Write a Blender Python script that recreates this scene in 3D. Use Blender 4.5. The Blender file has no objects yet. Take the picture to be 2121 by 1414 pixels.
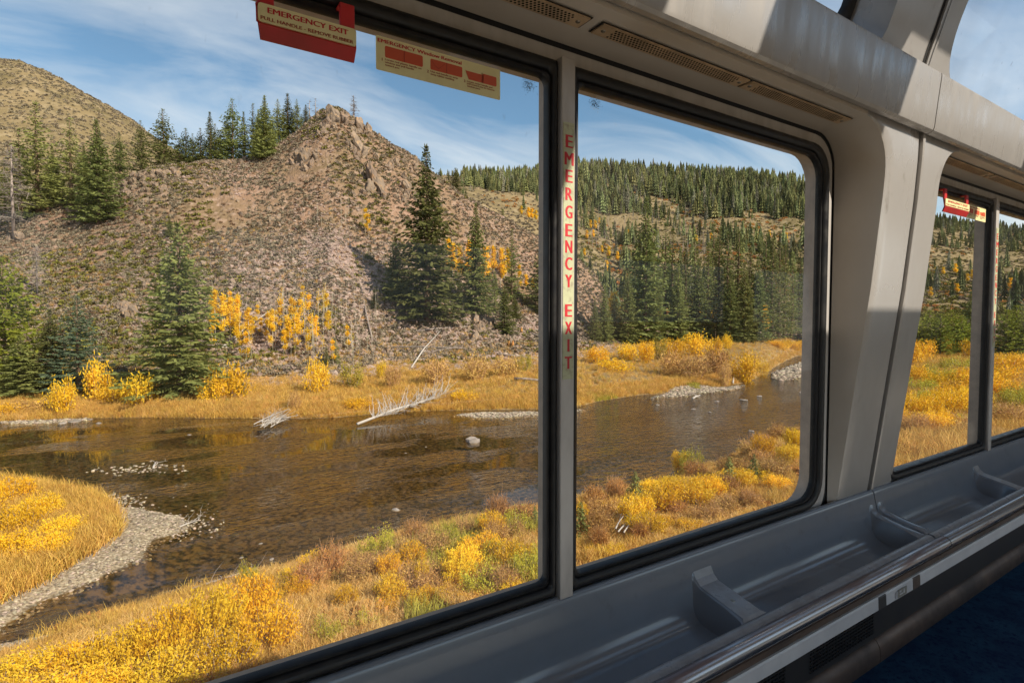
import bpy, bmesh, math, random
import numpy as np
from mathutils import Vector, Matrix, Euler, noise as mnoise

R = math.radians
scene = bpy.context.scene
COL = scene.collection
rng = np.random.default_rng(7)
random.seed(7)

# ------------------------------------------------------------------ camera
F, W, H = 1150.0, 2121.0, 1414.0            # focal length and size in photo pixels
YAW, PIT = R(33.0), -math.atan(47.0 / F)
cam_d = bpy.data.cameras.new('camera')
cam_d.sensor_width = 36.0
cam_d.lens = 36.0 * F / W
cam_d.clip_start, cam_d.clip_end = 0.02, 4000.0
cam = bpy.data.objects.new('camera', cam_d)
COL.objects.link(cam)
cam.rotation_euler = (math.pi / 2 + PIT, 0, -YAW)
scene.camera = cam

# ------------------------------------------------------------------ sky, sun, exposure
SUN_TO = Vector((0.40, -1.0, 0.80)).normalized()   # towards the sun
SUN_EL = math.asin(SUN_TO.z)
SUN_ROT = math.atan2(SUN_TO.x, SUN_TO.y)
world = bpy.data.worlds.new('World')
scene.world = world
world.use_nodes = True
nt = world.node_tree
nt.nodes.clear()
N = nt.nodes.new
L = nt.links.new
wout = N('ShaderNodeOutputWorld'); bg = N('ShaderNodeBackground')
sky = N('ShaderNodeTexSky'); sky.sky_type = 'NISHITA'; sky.sun_disc = False
sky.sun_elevation = SUN_EL; sky.sun_rotation = SUN_ROT
sky.altitude = 1200.0; sky.air_density = 1.0; sky.dust_density = 1.2; sky.ozone_density = 0.9
SKY_STRENGTH = 0.14
bg.inputs['Strength'].default_value = SKY_STRENGTH
tc = N('ShaderNodeTexCoord'); sep = N('ShaderNodeSeparateXYZ')
L(tc.outputs['Generated'], sep.inputs[0])
zc = N('ShaderNodeMath'); zc.operation = 'MAXIMUM'; zc.inputs[1].default_value = 0.0
L(sep.outputs['Z'], zc.inputs[0])
za = N('ShaderNodeMath'); za.operation = 'ADD'; za.inputs[1].default_value = 0.22
L(zc.outputs[0], za.inputs[0])
dx = N('ShaderNodeMath'); dx.operation = 'DIVIDE'; L(sep.outputs['X'], dx.inputs[0]); L(za.outputs[0], dx.inputs[1])
dy = N('ShaderNodeMath'); dy.operation = 'DIVIDE'; L(sep.outputs['Y'], dy.inputs[0]); L(za.outputs[0], dy.inputs[1])
cmb = N('ShaderNodeCombineXYZ'); L(dx.outputs[0], cmb.inputs[0]); L(dy.outputs[0], cmb.inputs[1])
mp = N('ShaderNodeMapping'); mp.inputs['Rotation'].default_value = (0, 0, R(25)); mp.inputs['Scale'].default_value = (0.85, 2.0, 1)
mp.inputs['Location'].default_value = (2.3, 0.4, 0)
L(cmb.outputs[0], mp.inputs['Vector'])
nz = N('ShaderNodeTexNoise'); nz.inputs['Scale'].default_value = 1.15; nz.inputs['Detail'].default_value = 9.0
nz.inputs['Roughness'].default_value = 0.58; nz.inputs['Distortion'].default_value = 0.7
L(mp.outputs[0], nz.inputs['Vector'])
cr = N('ShaderNodeValToRGB')
cr.color_ramp.elements[0].position = 0.42; cr.color_ramp.elements[0].color = (0, 0, 0, 1)
cr.color_ramp.elements[1].position = 0.76; cr.color_ramp.elements[1].color = (1, 1, 1, 1)
lowz = N('ShaderNodeMapRange'); lowz.inputs['From Min'].default_value = 0.0; lowz.inputs['From Max'].default_value = 0.38; lowz.inputs['To Min'].default_value = 0.32; lowz.inputs['To Max'].default_value = 0.0
L(zc.outputs[0], lowz.inputs['Value'])
nsum = N('ShaderNodeMath'); nsum.operation = 'ADD'; L(nz.outputs['Fac'], nsum.inputs[0]); L(lowz.outputs[0], nsum.inputs[1])
L(nsum.outputs[0], cr.inputs[0])
hz = N('ShaderNodeMapRange'); hz.inputs['From Min'].default_value = 0.0; hz.inputs['From Max'].default_value = 0.55
hz.inputs['To Min'].default_value = 0.95; hz.inputs['To Max'].default_value = 0.40
L(zc.outputs[0], hz.inputs['Value'])
cm = N('ShaderNodeMath'); cm.operation = 'MULTIPLY'; L(cr.outputs[0], cm.inputs[0]); L(hz.outputs[0], cm.inputs[1])
mx = N('ShaderNodeMix'); mx.data_type = 'RGBA'
CLOUD = 3.8
mx.inputs['B'].default_value = (CLOUD * 0.98, CLOUD * 0.99, CLOUD * 1.0, 1)
skc = N('ShaderNodeMix'); skc.data_type = 'RGBA'; skc.blend_type = 'MULTIPLY'; skc.inputs['Factor'].default_value = 1.0; skc.inputs['B'].default_value = (0.50, 0.595, 0.575, 1)
L(sky.outputs[0], skc.inputs['A'])
L(cm.outputs[0], mx.inputs['Factor']); L(skc.outputs['Result'], mx.inputs['A'])
L(mx.outputs['Result'], bg.inputs['Color']); L(bg.outputs[0], wout.inputs[0])

sun_d = bpy.data.lights.new('sun', 'SUN')
sun_d.energy = 3.7; sun_d.angle = R(0.53); sun_d.color = (1.0, 0.91, 0.77)
sun = bpy.data.objects.new('sun', sun_d); COL.objects.link(sun)
sun.rotation_euler = SUN_TO.to_track_quat('Z', 'Y').to_euler()

scene.view_settings.view_transform = 'Standard'
scene.view_settings.look = 'None'
scene.view_settings.exposure = 1.0
scene.view_settings.gamma = 1.0
scene.view_settings.use_curve_mapping = False
scene.cycles.use_denoising = True
scene.cycles.max_bounces = 10
scene.cycles.diffuse_bounces = 5
scene.cycles.glossy_bounces = 4
scene.cycles.transmission_bounces = 8
scene.cycles.transparent_max_bounces = 24
scene.cycles.sample_clamp_indirect = 6.0
scene.cycles.use_adaptive_sampling = False

# ------------------------------------------------------------------ photo geometry helpers
f3 = np.array([math.sin(YAW) * math.cos(PIT), math.cos(YAW) * math.cos(PIT), math.sin(PIT)])
r3 = np.array([math.cos(YAW), -math.sin(YAW), 0.0])
u3 = np.cross(r3, f3)
f0 = np.array([math.sin(YAW), math.cos(YAW)])     # level forward
r0 = r3[:2]
def ray(x, y): return f3 + (x - W / 2) / F * r3 - (y - H / 2) / F * u3
def at(x, y, Y):                                   # where the sight line meets the plane at Y
    d = ray(x, y); return d * Y / d[1]
def ae(x, y):                                      # lateral and vertical tangents of a sight line
    d = ray(x, y); q = d[0] * f0[0] + d[1] * f0[1]
    return (d[0] * r0[0] + d[1] * r0[1]) / q, d[2] / q

# ------------------------------------------------------------------ object helpers
def tag(o, label=None, cat=None, group=None, kind=None):
    if label: o['label'] = label
    if cat: o['category'] = cat
    if group: o['group'] = group
    if kind: o['kind'] = kind
    return o
def empty(name, loc=(0, 0, 0), rz=0.0):
    o = bpy.data.objects.new(name, None); COL.objects.link(o)
    o.location = loc; o.rotation_euler = (0, 0, rz); o.empty_display_size = 0.1
    return o
def link(name, me, parent=None, loc=None):
    o = bpy.data.objects.new(name, me); COL.objects.link(o)
    if parent is not None: o.parent = parent
    if loc is not None: o.location = loc
    return o
def mesh(name, v, f, m=None, smooth=False):
    me = bpy.data.meshes.new(name)
    me.from_pydata([tuple(map(float, p)) for p in v], [], [tuple(map(int, q)) for q in f]); me.update()
    if m is not None:
        for mm in (m if isinstance(m, (list, tuple)) else [m]): me.materials.append(mm)
    if smooth: me.polygons.foreach_set('use_smooth', [True] * len(me.polygons))
    return me
class MB:                                           # collects shapes for one mesh
    def __init__(s): s.v = []; s.f = []
    def add(s, v, f):
        n = len(s.v); s.v.extend([tuple(p) for p in v]); s.f.extend([tuple(i + n for i in q) for q in f])
    def box(s, x0, x1, y0, y1, z0, z1):
        s.add([(x0, y0, z0), (x1, y0, z0), (x1, y1, z0), (x0, y1, z0), (x0, y0, z1), (x1, y0, z1), (x1, y1, z1), (x0, y1, z1)],
              [(0, 3, 2, 1), (4, 5, 6, 7), (0, 1, 5, 4), (1, 2, 6, 5), (2, 3, 7, 6), (3, 0, 4, 7)])
    def tube(s, pts, rad, n=6, cap=True):
        pts = [Vector(p) for p in pts]
        if not isinstance(rad, (list, tuple)): rad = [rad] * len(pts)
        rings = []
        for i, p in enumerate(pts):
            d = (pts[min(i + 1, len(pts) - 1)] - pts[max(i - 1, 0)]).normalized()
            a = d.orthogonal().normalized() if i == 0 else (a - d * a.dot(d)).normalized()
            b = d.cross(a)
            rings.append([p + (a * math.cos(t) + b * math.sin(t)) * rad[i] for t in [2 * math.pi * k / n for k in range(n)]])
        v = [q for r_ in rings for q in r_]; f = []
        for i in range(len(pts) - 1):
            for k in range(n):
                f.append((i * n + k, i * n + (k + 1) % n, (i + 1) * n + (k + 1) % n, (i + 1) * n + k))
        if cap: f.append(tuple(range(n - 1, -1, -1))); f.append(tuple((len(pts) - 1) * n + k for k in range(n)))
        s.add(v, f)
    def loft(s, rows, close=False):                 # quads between equal-length rows of points
        n = len(rows[0]); v = [p for r_ in rows for p in r_]; f = []
        for i in range(len(rows) - 1):
            for k in range(n if close else n - 1):
                k2 = (k + 1) % n
                f.append((i * n + k, i * n + k2, (i + 1) * n + k2, (i + 1) * n + k))
        s.add(v, f)
    def build(s, name, m=None, parent=None, smooth=False, loc=None, bevel=0, seg=2, sharp=40):
        me = mesh(name, s.v, s.f, m, smooth)
        o = link(name, me, parent, loc)
        if bevel:
            b = o.modifiers.new('bevel', 'BEVEL'); b.width = bevel; b.segments = seg; b.limit_method = 'ANGLE'; b.angle_limit = R(35)
            b.harden_normals = False
        if smooth: me.set_sharp_from_angle(angle=R(sharp))
        return o

# ------------------------------------------------------------------ materials
MATS = {}
def mat(name, base, rough=0.6, metal=0.0, spec=0.5, col2=None, nscale=5.0, ndetail=5.0, lo=0.35, hi=0.65, col3=None, n3=30.0,
        bump=0.0, bscale=60.0, bdist=0.01, rnd=0.0, coat=0.0, trans=0.0, rough2=None, stretch=None, t3=(0.5, 0.68)):
    m = bpy.data.materials.new(name); m.use_nodes = True; MATS[name] = m
    t = m.node_tree; p = t.nodes['Principled BSDF']; n = t.nodes.new; l = t.links.new
    p.inputs['Roughness'].default_value = rough; p.inputs['Metallic'].default_value = metal
    p.inputs['Specular IOR Level'].default_value = spec; p.inputs['Coat Weight'].default_value = coat
    c = n('ShaderNodeTexCoord'); vec = c.outputs['Object']
    if stretch:
        mp_ = n('ShaderNodeMapping'); mp_.inputs['Scale'].default_value = stretch; l(vec, mp_.inputs['Vector']); vec = mp_.outputs[0]
    def ramp(scale, detail, a, b):
        x = n('ShaderNodeTexNoise'); x.inputs['Scale'].default_value = scale; x.inputs['Detail'].default_value = detail
        x.inputs['Roughness'].default_value = 0.6
        l(vec, x.inputs['Vector'])
        y = n('ShaderNodeMapRange'); y.inputs['From Min'].default_value = a; y.inputs['From Max'].default_value = b; l(x.outputs['Fac'], y.inputs['Value'])
        return y.outputs[0]
    rgb = n('ShaderNodeRGB'); rgb.outputs[0].default_value = (*base, 1); out = rgb.outputs[0]
    if col2:
        fac = ramp(nscale, ndetail, lo, hi)
        mx_ = n('ShaderNodeMix'); mx_.data_type = 'RGBA'; l(fac, mx_.inputs['Factor']); l(out, mx_.inputs['A']); mx_.inputs['B'].default_value = (*col2, 1)
        out = mx_.outputs['Result']
        if rough2 is not None:
            mr = n('ShaderNodeMapRange'); mr.inputs['To Min'].default_value = rough; mr.inputs['To Max'].default_value = rough2
            l(fac, mr.inputs['Value']); l(mr.outputs[0], p.inputs['Roughness'])
    if col3:
        mx_ = n('ShaderNodeMix'); mx_.data_type = 'RGBA'; l(ramp(n3, 4.0, *t3), mx_.inputs['Factor']); l(out, mx_.inputs['A']); mx_.inputs['B'].default_value = (*col3, 1)
        out = mx_.outputs['Result']
    if rnd:
        oi = n('ShaderNodeObjectInfo'); hs = n('ShaderNodeHueSaturation')
        mr = n('ShaderNodeMapRange'); mr.inputs['To Min'].default_value = 1 - rnd; mr.inputs['To Max'].default_value = 1 + rnd
        l(oi.outputs['Random'], mr.inputs['Value']); l(mr.outputs[0], hs.inputs['Value'])
        mh = n('ShaderNodeMapRange'); mh.inputs['To Min'].default_value = 0.5 - rnd * 0.04; mh.inputs['To Max'].default_value = 0.5 + rnd * 0.04
        ml = n('ShaderNodeMath'); ml.operation = 'FRACT'; m7 = n('ShaderNodeMath'); m7.operation = 'MULTIPLY'; m7.inputs[1].default_value = 7.31
        l(oi.outputs['Random'], m7.inputs[0]); l(m7.outputs[0], ml.inputs[0]); l(ml.outputs[0], mh.inputs['Value']); l(mh.outputs[0], hs.inputs['Hue'])
        l(out, hs.inputs['Color']); out = hs.outputs['Color']
    l(out, p.inputs['Base Color'])
    if bump:
        x = n('ShaderNodeTexNoise'); x.inputs['Scale'].default_value = bscale; x.inputs['Detail'].default_value = 6.0; l(vec, x.inputs['Vector'])
        b = n('ShaderNodeBump'); b.inputs['Strength'].default_value = bump; b.inputs['Distance'].default_value = bdist
        l(x.outputs['Fac'], b.inputs['Height']); l(b.outputs[0], p.inputs['Normal'])
    if trans:                                       # leaves let some light through
        tr = n('ShaderNodeBsdfTranslucent'); l(out, tr.inputs['Color'])
        ms = n('ShaderNodeMixShader'); ms.inputs[0].default_value = trans
        l(p.outputs[0], ms.inputs[1]); l(tr.outputs[0], ms.inputs[2]); l(ms.outputs[0], t.nodes['Material Output'].inputs['Surface'])
    return m

def glass_mat(name, tint=(1, 1, 1), rough=0.0, dirt=0.0):
    m = bpy.data.materials.new(name); m.use_nodes = True
    t = m.node_tree; t.nodes.clear(); n = t.nodes.new; l = t.links.new
    o = n('ShaderNodeOutputMaterial'); tr = n('ShaderNodeBsdfTransparent'); gl = n('ShaderNodeBsdfGlossy'); lw = n('ShaderNodeLayerWeight'); pw = n('ShaderNodeMath'); pw.operation = 'POWER'; pw.inputs[1].default_value = 5.0; fr = n('ShaderNodeMath'); fr.operation = 'MULTIPLY_ADD'; fr.inputs[1].default_value = 0.22; fr.inputs[2].default_value = 0.008; mx_ = n('ShaderNodeMixShader')
    lw.inputs['Blend'].default_value = 0.5; l(lw.outputs['Facing'], pw.inputs[0]); l(pw.outputs[0], fr.inputs[0])
    tr.inputs['Color'].default_value = (*tint, 1); gl.inputs['Roughness'].default_value = rough; gl.inputs['Color'].default_value = (0.9, 0.92, 0.95, 1)
    l(fr.outputs[0], mx_.inputs[0]); l(tr.outputs[0], mx_.inputs[1]); l(gl.outputs[0], mx_.inputs[2])
    last = mx_.outputs[0]
    if dirt:                                        # water spots, smears and dust specks
        c = n('ShaderNodeTexCoord')
        mp_ = n('ShaderNodeMapping'); mp_.inputs['Scale'].default_value = (1, 1, 0.35); l(c.outputs['Object'], mp_.inputs['Vector'])
        a = n('ShaderNodeTexNoise'); a.inputs['Scale'].default_value = 45; a.inputs['Detail'].default_value = 4; l(mp_.outputs[0], a.inputs['Vector'])
        ra = n('ShaderNodeMapRange'); ra.inputs['From Min'].default_value = 0.70; ra.inputs['From Max'].default_value = 0.80; ra.inputs['To Max'].default_value = dirt * 3; l(a.outputs['Fac'], ra.inputs['Value'])
        b = n('ShaderNodeTexNoise'); b.inputs['Scale'].default_value = 3; b.inputs['Detail'].default_value = 6; l(mp_.outputs[0], b.inputs['Vector'])
        rb = n('ShaderNodeMapRange'); rb.inputs['From Min'].default_value = 0.45; rb.inputs['From Max'].default_value = 0.8; rb.inputs['To Max'].default_value = dirt * 0.5; l(b.outputs['Fac'], rb.inputs['Value'])
        ad = n('ShaderNodeMath'); ad.operation = 'ADD'; l(ra.outputs[0], ad.inputs[0]); l(rb.outputs[0], ad.inputs[1])
        df = n('ShaderNodeBsdfDiffuse'); df.inputs['Color'].default_value = (0.35, 0.33, 0.30, 1)
        m2 = n('ShaderNodeMixShader'); l(ad.outputs[0], m2.inputs[0]); l(last, m2.inputs[1]); l(df.outputs[0], m2.inputs[2]); last = m2.outputs[0]
    l(last, o.inputs['Surface'])
    return m

# ================================================================== THE CAR: materials
m_panel = mat('panel_plastic', (0.42, 0.40, 0.38), rough=0.22, metal=0.35, spec=0.7, col2=(0.33, 0.31, 0.29), nscale=2.2, col3=(0.24, 0.215, 0.19), n3=14, t3=(0.62, 0.80), rough2=0.45, bump=0.03, bscale=250, bdist=0.002, stretch=(1, 1, 0.5))
m_fascia = mat('fascia_laminate', (0.385, 0.365, 0.345), rough=0.20, metal=0.35, spec=0.7, col2=(0.33, 0.31, 0.29), nscale=3.2, lo=0.35, hi=0.68, rough2=0.45, bump=0.05, bscale=120, bdist=0.002, stretch=(5, 1, 0.8))
m_soffit = mat('soffit_plastic', (0.56, 0.50, 0.43), rough=0.45, col2=(0.50, 0.44, 0.37), nscale=3.0, bump=0.05, bscale=300, bdist=0.001)
m_trim = mat('brushed_aluminium', (0.50, 0.475, 0.45), rough=0.40, metal=0.35, col2=(0.40, 0.37, 0.345), nscale=14, rough2=0.6, stretch=(1, 1, 0.35))
m_rubber = mat('black_rubber', (0.010, 0.010, 0.012), rough=0.28, spec=0.3, col2=(0.02, 0.019, 0.018), nscale=30, rough2=0.5)
m_seal = mat('dark_seal', (0.008, 0.008, 0.008), rough=0.6)
m_tray = mat('grey_tray_plastic', (0.15, 0.17, 0.205), rough=0.13, spec=0.9, col2=(0.128, 0.145, 0.172), nscale=3.0, rough2=0.22, col3=(0.115, 0.125, 0.145), n3=16, t3=(0.6, 0.78), bump=0.03, bscale=180, bdist=0.0015)
m_worn_sheen = mat('worn_sheen_grey_plastic', (0.27, 0.27, 0.285), rough=0.25, spec=0.7, col2=(0.20, 0.19, 0.19), nscale=22, rough2=0.4)  # worn plastic; on the lip its paler tone also paints skylight sheen
m_rail = mat('worn_metal_rail', (0.36, 0.36, 0.38), rough=0.22, metal=0.9, col2=(0.20, 0.14, 0.13), nscale=6, lo=0.5, hi=0.62, rough2=0.4, stretch=(0.3, 4, 4))
m_strip = mat('pale_strip', (0.55, 0.55, 0.56), rough=0.4, spec=0.5, col2=(0.46, 0.46, 0.48), nscale=8)
m_heater = mat('dark_heater_cover', (0.02, 0.02, 0.024), rough=0.5, col2=(0.03, 0.028, 0.028), nscale=8)
m_base = mat('scuffed_base_metal', (0.16, 0.11, 0.085), rough=0.4, metal=0.5, col2=(0.07, 0.055, 0.05), nscale=5, rough2=0.6)
m_carpet = mat('blue_carpet', (0.008, 0.024, 0.065), rough=0.95, spec=0.1, col2=(0.014, 0.05, 0.10), nscale=9, col3=(0.004, 0.012, 0.05), n3=70, bump=0.8, bscale=420, bdist=0.004)
m_red = mat('red_plastic', (0.55, 0.018, 0.02), rough=0.42, col2=(0.34, 0.02, 0.016), nscale=8)
m_plate = mat('cream_plate', (0.74, 0.66, 0.34), rough=0.5, col2=(0.66, 0.57, 0.28), nscale=14)
m_plate2 = mat('pale_green_plate', (0.46, 0.47, 0.29), rough=0.45, col2=(0.40, 0.40, 0.25), nscale=20, col3=(0.30, 0.27, 0.18), n3=60)
m_ink = mat('red_ink', (0.48, 0.012, 0.02), rough=0.5)
m_ink2 = mat('orange_red_ink', (0.52, 0.075, 0.02), rough=0.5)
m_ink3 = mat('dark_red_ink', (0.30, 0.03, 0.012), rough=0.5)
m_vent = mat('tan_vent_metal', (0.62, 0.44, 0.27), rough=0.45, metal=0.2, col2=(0.38, 0.27, 0.17), nscale=12)
m_void = mat('dark_void', (0.006, 0.005, 0.005), rough=0.9)
m_screw = mat('steel_screw', (0.30, 0.27, 0.22), rough=0.3, metal=0.9)
m_outer = mat('outer_skin', (0.30, 0.25, 0.21), rough=0.5, metal=0.2, col2=(0.22, 0.18, 0.15), nscale=12)
m_outer_rev = mat('outer_rebate', (0.34, 0.27, 0.21), rough=0.55, col2=(0.25, 0.20, 0.16), nscale=20)
m_stain = mat('dried_stain', (0.10, 0.075, 0.03), rough=0.7)
m_icon = mat('grey_icon', (0.22, 0.21, 0.18), rough=0.5)
m_glass = glass_mat('window_glass', (0.95, 0.96, 0.955), 0.0, dirt=0.07)
m_skyglass = glass_mat('skylight_glass', (0.93, 0.96, 0.98), 0.0, dirt=0.25)

m_white = mat('white_wall', (0.72, 0.69, 0.65), rough=0.6)
# ================================================================== THE CAR: cross-section
PAN = [(-0.74, 1.092), (-0.68, 1.083), (0.11, 0.983), (0.44, 0.951), (0.60, 0.940), (0.69, 0.937), (0.72, 0.937)]
def PY(z): return float(np.interp(z, [p[0] for p in PAN], [p[1] for p in PAN]))
GY = 1.100                                          # window plane
ZT, ZR = 0.686, 0.175                               # top of the opening, corner radius
W1 = dict(l0=-0.32, l1=0.812, m0=0.838, m1=0.879, r0=0.906, r1=2.036, in0=-0.479, in1=2.195)
W2 = dict(l0=2.62, l1=3.675, m0=3.700, m1=3.741, r0=3.768, r1=4.86, in0=2.640, in1=5.05)
JX = 2.45                                           # joint between panels

def rr(x0, x1, z0, z1, r, n=7):
    bl, br, tr_, tl = r; out = []
    for (cx, cz, rad, a0) in ((x0 + bl, z0 + bl, bl, 180), (x1 - br, z0 + br, br, 270), (x1 - tr_, z1 - tr_, tr_, 0), (x0 + tl, z1 - tl, tl, 90)):
        for k in range(n):
            a = R(a0 + 90.0 * k / (n - 1)); out.append((cx + rad * math.cos(a), cz + rad * math.sin(a)))
    return out
def ring(mb, loops):                                # loops: lists of (x,y,z)
    mb.loft(loops, close=True)

# floor, far side and ends of the car
mb = MB(); mb.box(-3.4, 8.6, -1.66, 1.0, -1.19, -1.15)
o = mb.build('floor', m_carpet); tag(o, kind='structure')
mb = MB(); mb.box(-3.39, 8.59, -1.64, 0.30, -1.149, -1.143); tag(mb.build('bounce_floor', mat('tan_bounce_floor', (0.34, 0.29, 0.24), rough=0.5)), kind='structure')  # pale sheet added out of view to bounce sunlight into the car
mb = MB()
mb.box(-3.4, 8.6, -1.72, -1.66, -4.3, -0.66); mb.box(-3.4, 8.6, -1.72, -1.66, 0.57, 0.93)
for xa, xb in ((-3.4, -2.9), (-0.45, 0.05), (2.45, 2.95), (5.35, 5.85), (8.25, 8.6)): mb.box(xa, xb, -1.715, -1.665, -0.66, 0.57)
mb.loft([[(-3.4, y, z), (8.6, y, z)] for y, z in ((-1.72, 0.93), (-1.50, 1.25), (-1.2, 1.42), (-0.90, 1.55))])
o = mb.build('wall', m_white); tag(o, kind='structure')
fw = o
mb = MB(); mb.box(-3.45, -3.4, -1.72, 1.16, -4.3, 1.9); mb.box(8.6, 8.65, -1.72, 1.16, -4.3, 1.9)
o = mb.build('end_wall', m_panel); tag(o, kind='structure')
mb = MB()                                           # far-side roof ribs between the far skylights, an added sun block, and the centre strip
mb.loft([[(-3.4, y, z), (8.6, y, z)] for y, z in ((-0.12, 1.845), (0.08, 1.86), (0.27, 1.79))])
mb.loft([[(-3.4, y, z), (8.6, y, z)] for y, z in ((0.27, 1.83), (0.08, 1.90), (-0.12, 1.89))])
for xa, xb in ((-3.4, -2.8), (-0.5, 1.53), (1.90, 2.70), (3.95, 4.07), (5.2, 5.8), (8.15, 8.6)):  # widest span is added to keep sun off the signs and mullion
    mb.loft([[(xa, y, z), (xb, y, z)] for y, z in ((-0.90, 1.55), (-0.7, 1.66), (-0.4, 1.77), (-0.12, 1.845))])
    mb.loft([[(xb, y, z), (xa, y, z)] for y, z in ((-0.90, 1.59), (-0.7, 1.70), (-0.4, 1.81), (-0.12, 1.885))])
o = mb.build('ceiling', m_white); tag(o, kind='structure')
mb = MB(); mb.box(-3.4, 8.6, 1.13, 1.16, -4.3, -1.2); mb.box(-3.4, -0.6, 1.13, 1.16, -1.2, 0.8)
mb.box(5.4, 8.6, 1.0, 1.16, -1.15, 0.75); mb.box(-3.4, -0.6, 0.95, 1.13, -1.15, 0.75)
o = mb.build('wall', m_outer); tag(o, kind='structure')

mb = MB(); mb.box(-3.4, 8.6, -1.694, -1.688, -0.66, 0.57); mb.build('far_side_pane', m_skyglass, fw)
# inner wall panels round the windows
def wall_panels():
    root = empty('wall', (0, 0, 0)); tag(root, kind='structure')
    zs = [-0.735, -0.68, -0.5, -0.3, -0.1, 0.11, 0.28, 0.44] + [ZT - ZR + ZR * math.sin(R(a)) for a in range(0, 86, 9)] + [ZT]
    def e(z):
        d = max(0.0, z - (ZT - ZR)); return ZR - math.sqrt(max(ZR * ZR - d * d, 0.0))
    def pillar(edge, sgn, groove, m=m_panel):
        mb = MB()
        rows = []
        for z in zs + [0.712]:
            ee = e(min(z, ZT)); x0 = edge - sgn * ee
            xs = [x0 + (groove - x0) * t for t in (0, 0.04, 0.25, 0.5, 0.75, 0.97, 1)]
            row = [(x, PY(z) + (0.004 if i == 0 else (0.0 if i < 6 else 0.006)), z) for i, x in enumerate(xs)]
            rows.append(row)
        mb.loft(rows if sgn < 0 else [r_[::-1] for r_ in rows])
        return mb.build('pillar_panel', m, root, smooth=True, sharp=30)
    pillar(W1['in1'], 1, JX - 0.016); pillar(W2['in0'], -1, JX + 0.020)
    pillar(W1['in0'], -1, W1['in0'] - 0.25); pillar(W2['in1'], 1, W2['in1'] + 0.25)
    # raised cover strip in the joint, two dark grooves beside it
    mb = MB()
    mb.loft([[(JX - 0.018, PY(z) + 0.03, z), (JX - 0.016, PY(z) + 0.012, z), (JX + 0.020, PY(z) + 0.012, z), (JX + 0.022, PY(z) + 0.03, z)] for z in zs + [0.708]])
    mb.build('joint_backing', m_void, root)
    mb = MB()
    mb.loft([[(JX - 0.004, PY(z) + 0.012, z), (JX - 0.003, PY(z) - 0.006, z), (JX + 0.0005, PY(z) - 0.008, z), (JX + 0.012, PY(z) - 0.008, z), (JX + 0.016, PY(z) - 0.005, z), (JX + 0.016, PY(z) + 0.012, z)] for z in zs + [0.708]])
    mb.build('joint_strip', m_trim if False else m_panel, root, smooth=True, sharp=30)
    for w in (W1, W2):
        # reveal: from the inner edge of the opening out to the seal
        x0i, x1i = w['in0'], w['in1']; x0o, x1o = w['l0'] - 0.135, w['r1'] + 0.135
        inner, outer = [], []
        zz = [z for z in zs if z <= ZT - ZR + 1e-6]
        for z in zz: inner.append((x1i, z)); outer.append((x1o, min(z, 0.681 - 0.12)))
        for a in range(9, 91, 9):
            inner.append((x1i - ZR + ZR * math.cos(R(a)), ZT - ZR + ZR * math.sin(R(a)))); outer.append((x1o - 0.12 + 0.12 * math.cos(R(a)), 0.561 + 0.12 * math.sin(R(a))))
        for k in range(1, 14):
            t = k / 14; inner.append((x1i - ZR + (x0i + ZR - x1i + ZR) * t, ZT)); outer.append((x1o - 0.12 + (x0o + 0.12 - x1o + 0.12) * t, 0.681))
        for a in range(90, -1, -9):
            inner.append((x0i + ZR - ZR * math.cos(R(a)), ZT - ZR + ZR * math.sin(R(a)))); outer.append((x0o + 0.12 - 0.12 * math.cos(R(a)), 0.561 + 0.12 * math.sin(R(a))))
        for z in zz[::-1][1:]: inner.append((x0i, z)); outer.append((x0o, min(z, 0.561)))
        rows = []
        for t, push in ((0, 0.0), (0.04, 0.0), (0.5, 0.0), (0.93, 0.0), (1.0, 0.0)):
            rows.append([((o_[0] * (1 - t) + i_[0] * t), (1.112 * (1 - t) + (PY(i_[1]) + 0.004) * t), (o_[1] * (1 - t) + i_[1] * t)) for i_, o_ in zip(inner, outer)])
        mb = MB(); mb.loft(rows); mb.build('reveal', m_soffit, root, smooth=True, sharp=60)
        mb = MB(); mb.box(x0i + ZR * 0.6, x1i - ZR * 0.6, 0.9375, 0.965, ZT - 0.0005, 0.711); mb.build('header_lip', m_soffit, root)
        # perforated vent grilles under the soffit
    return root
wall = wall_panels()

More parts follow.
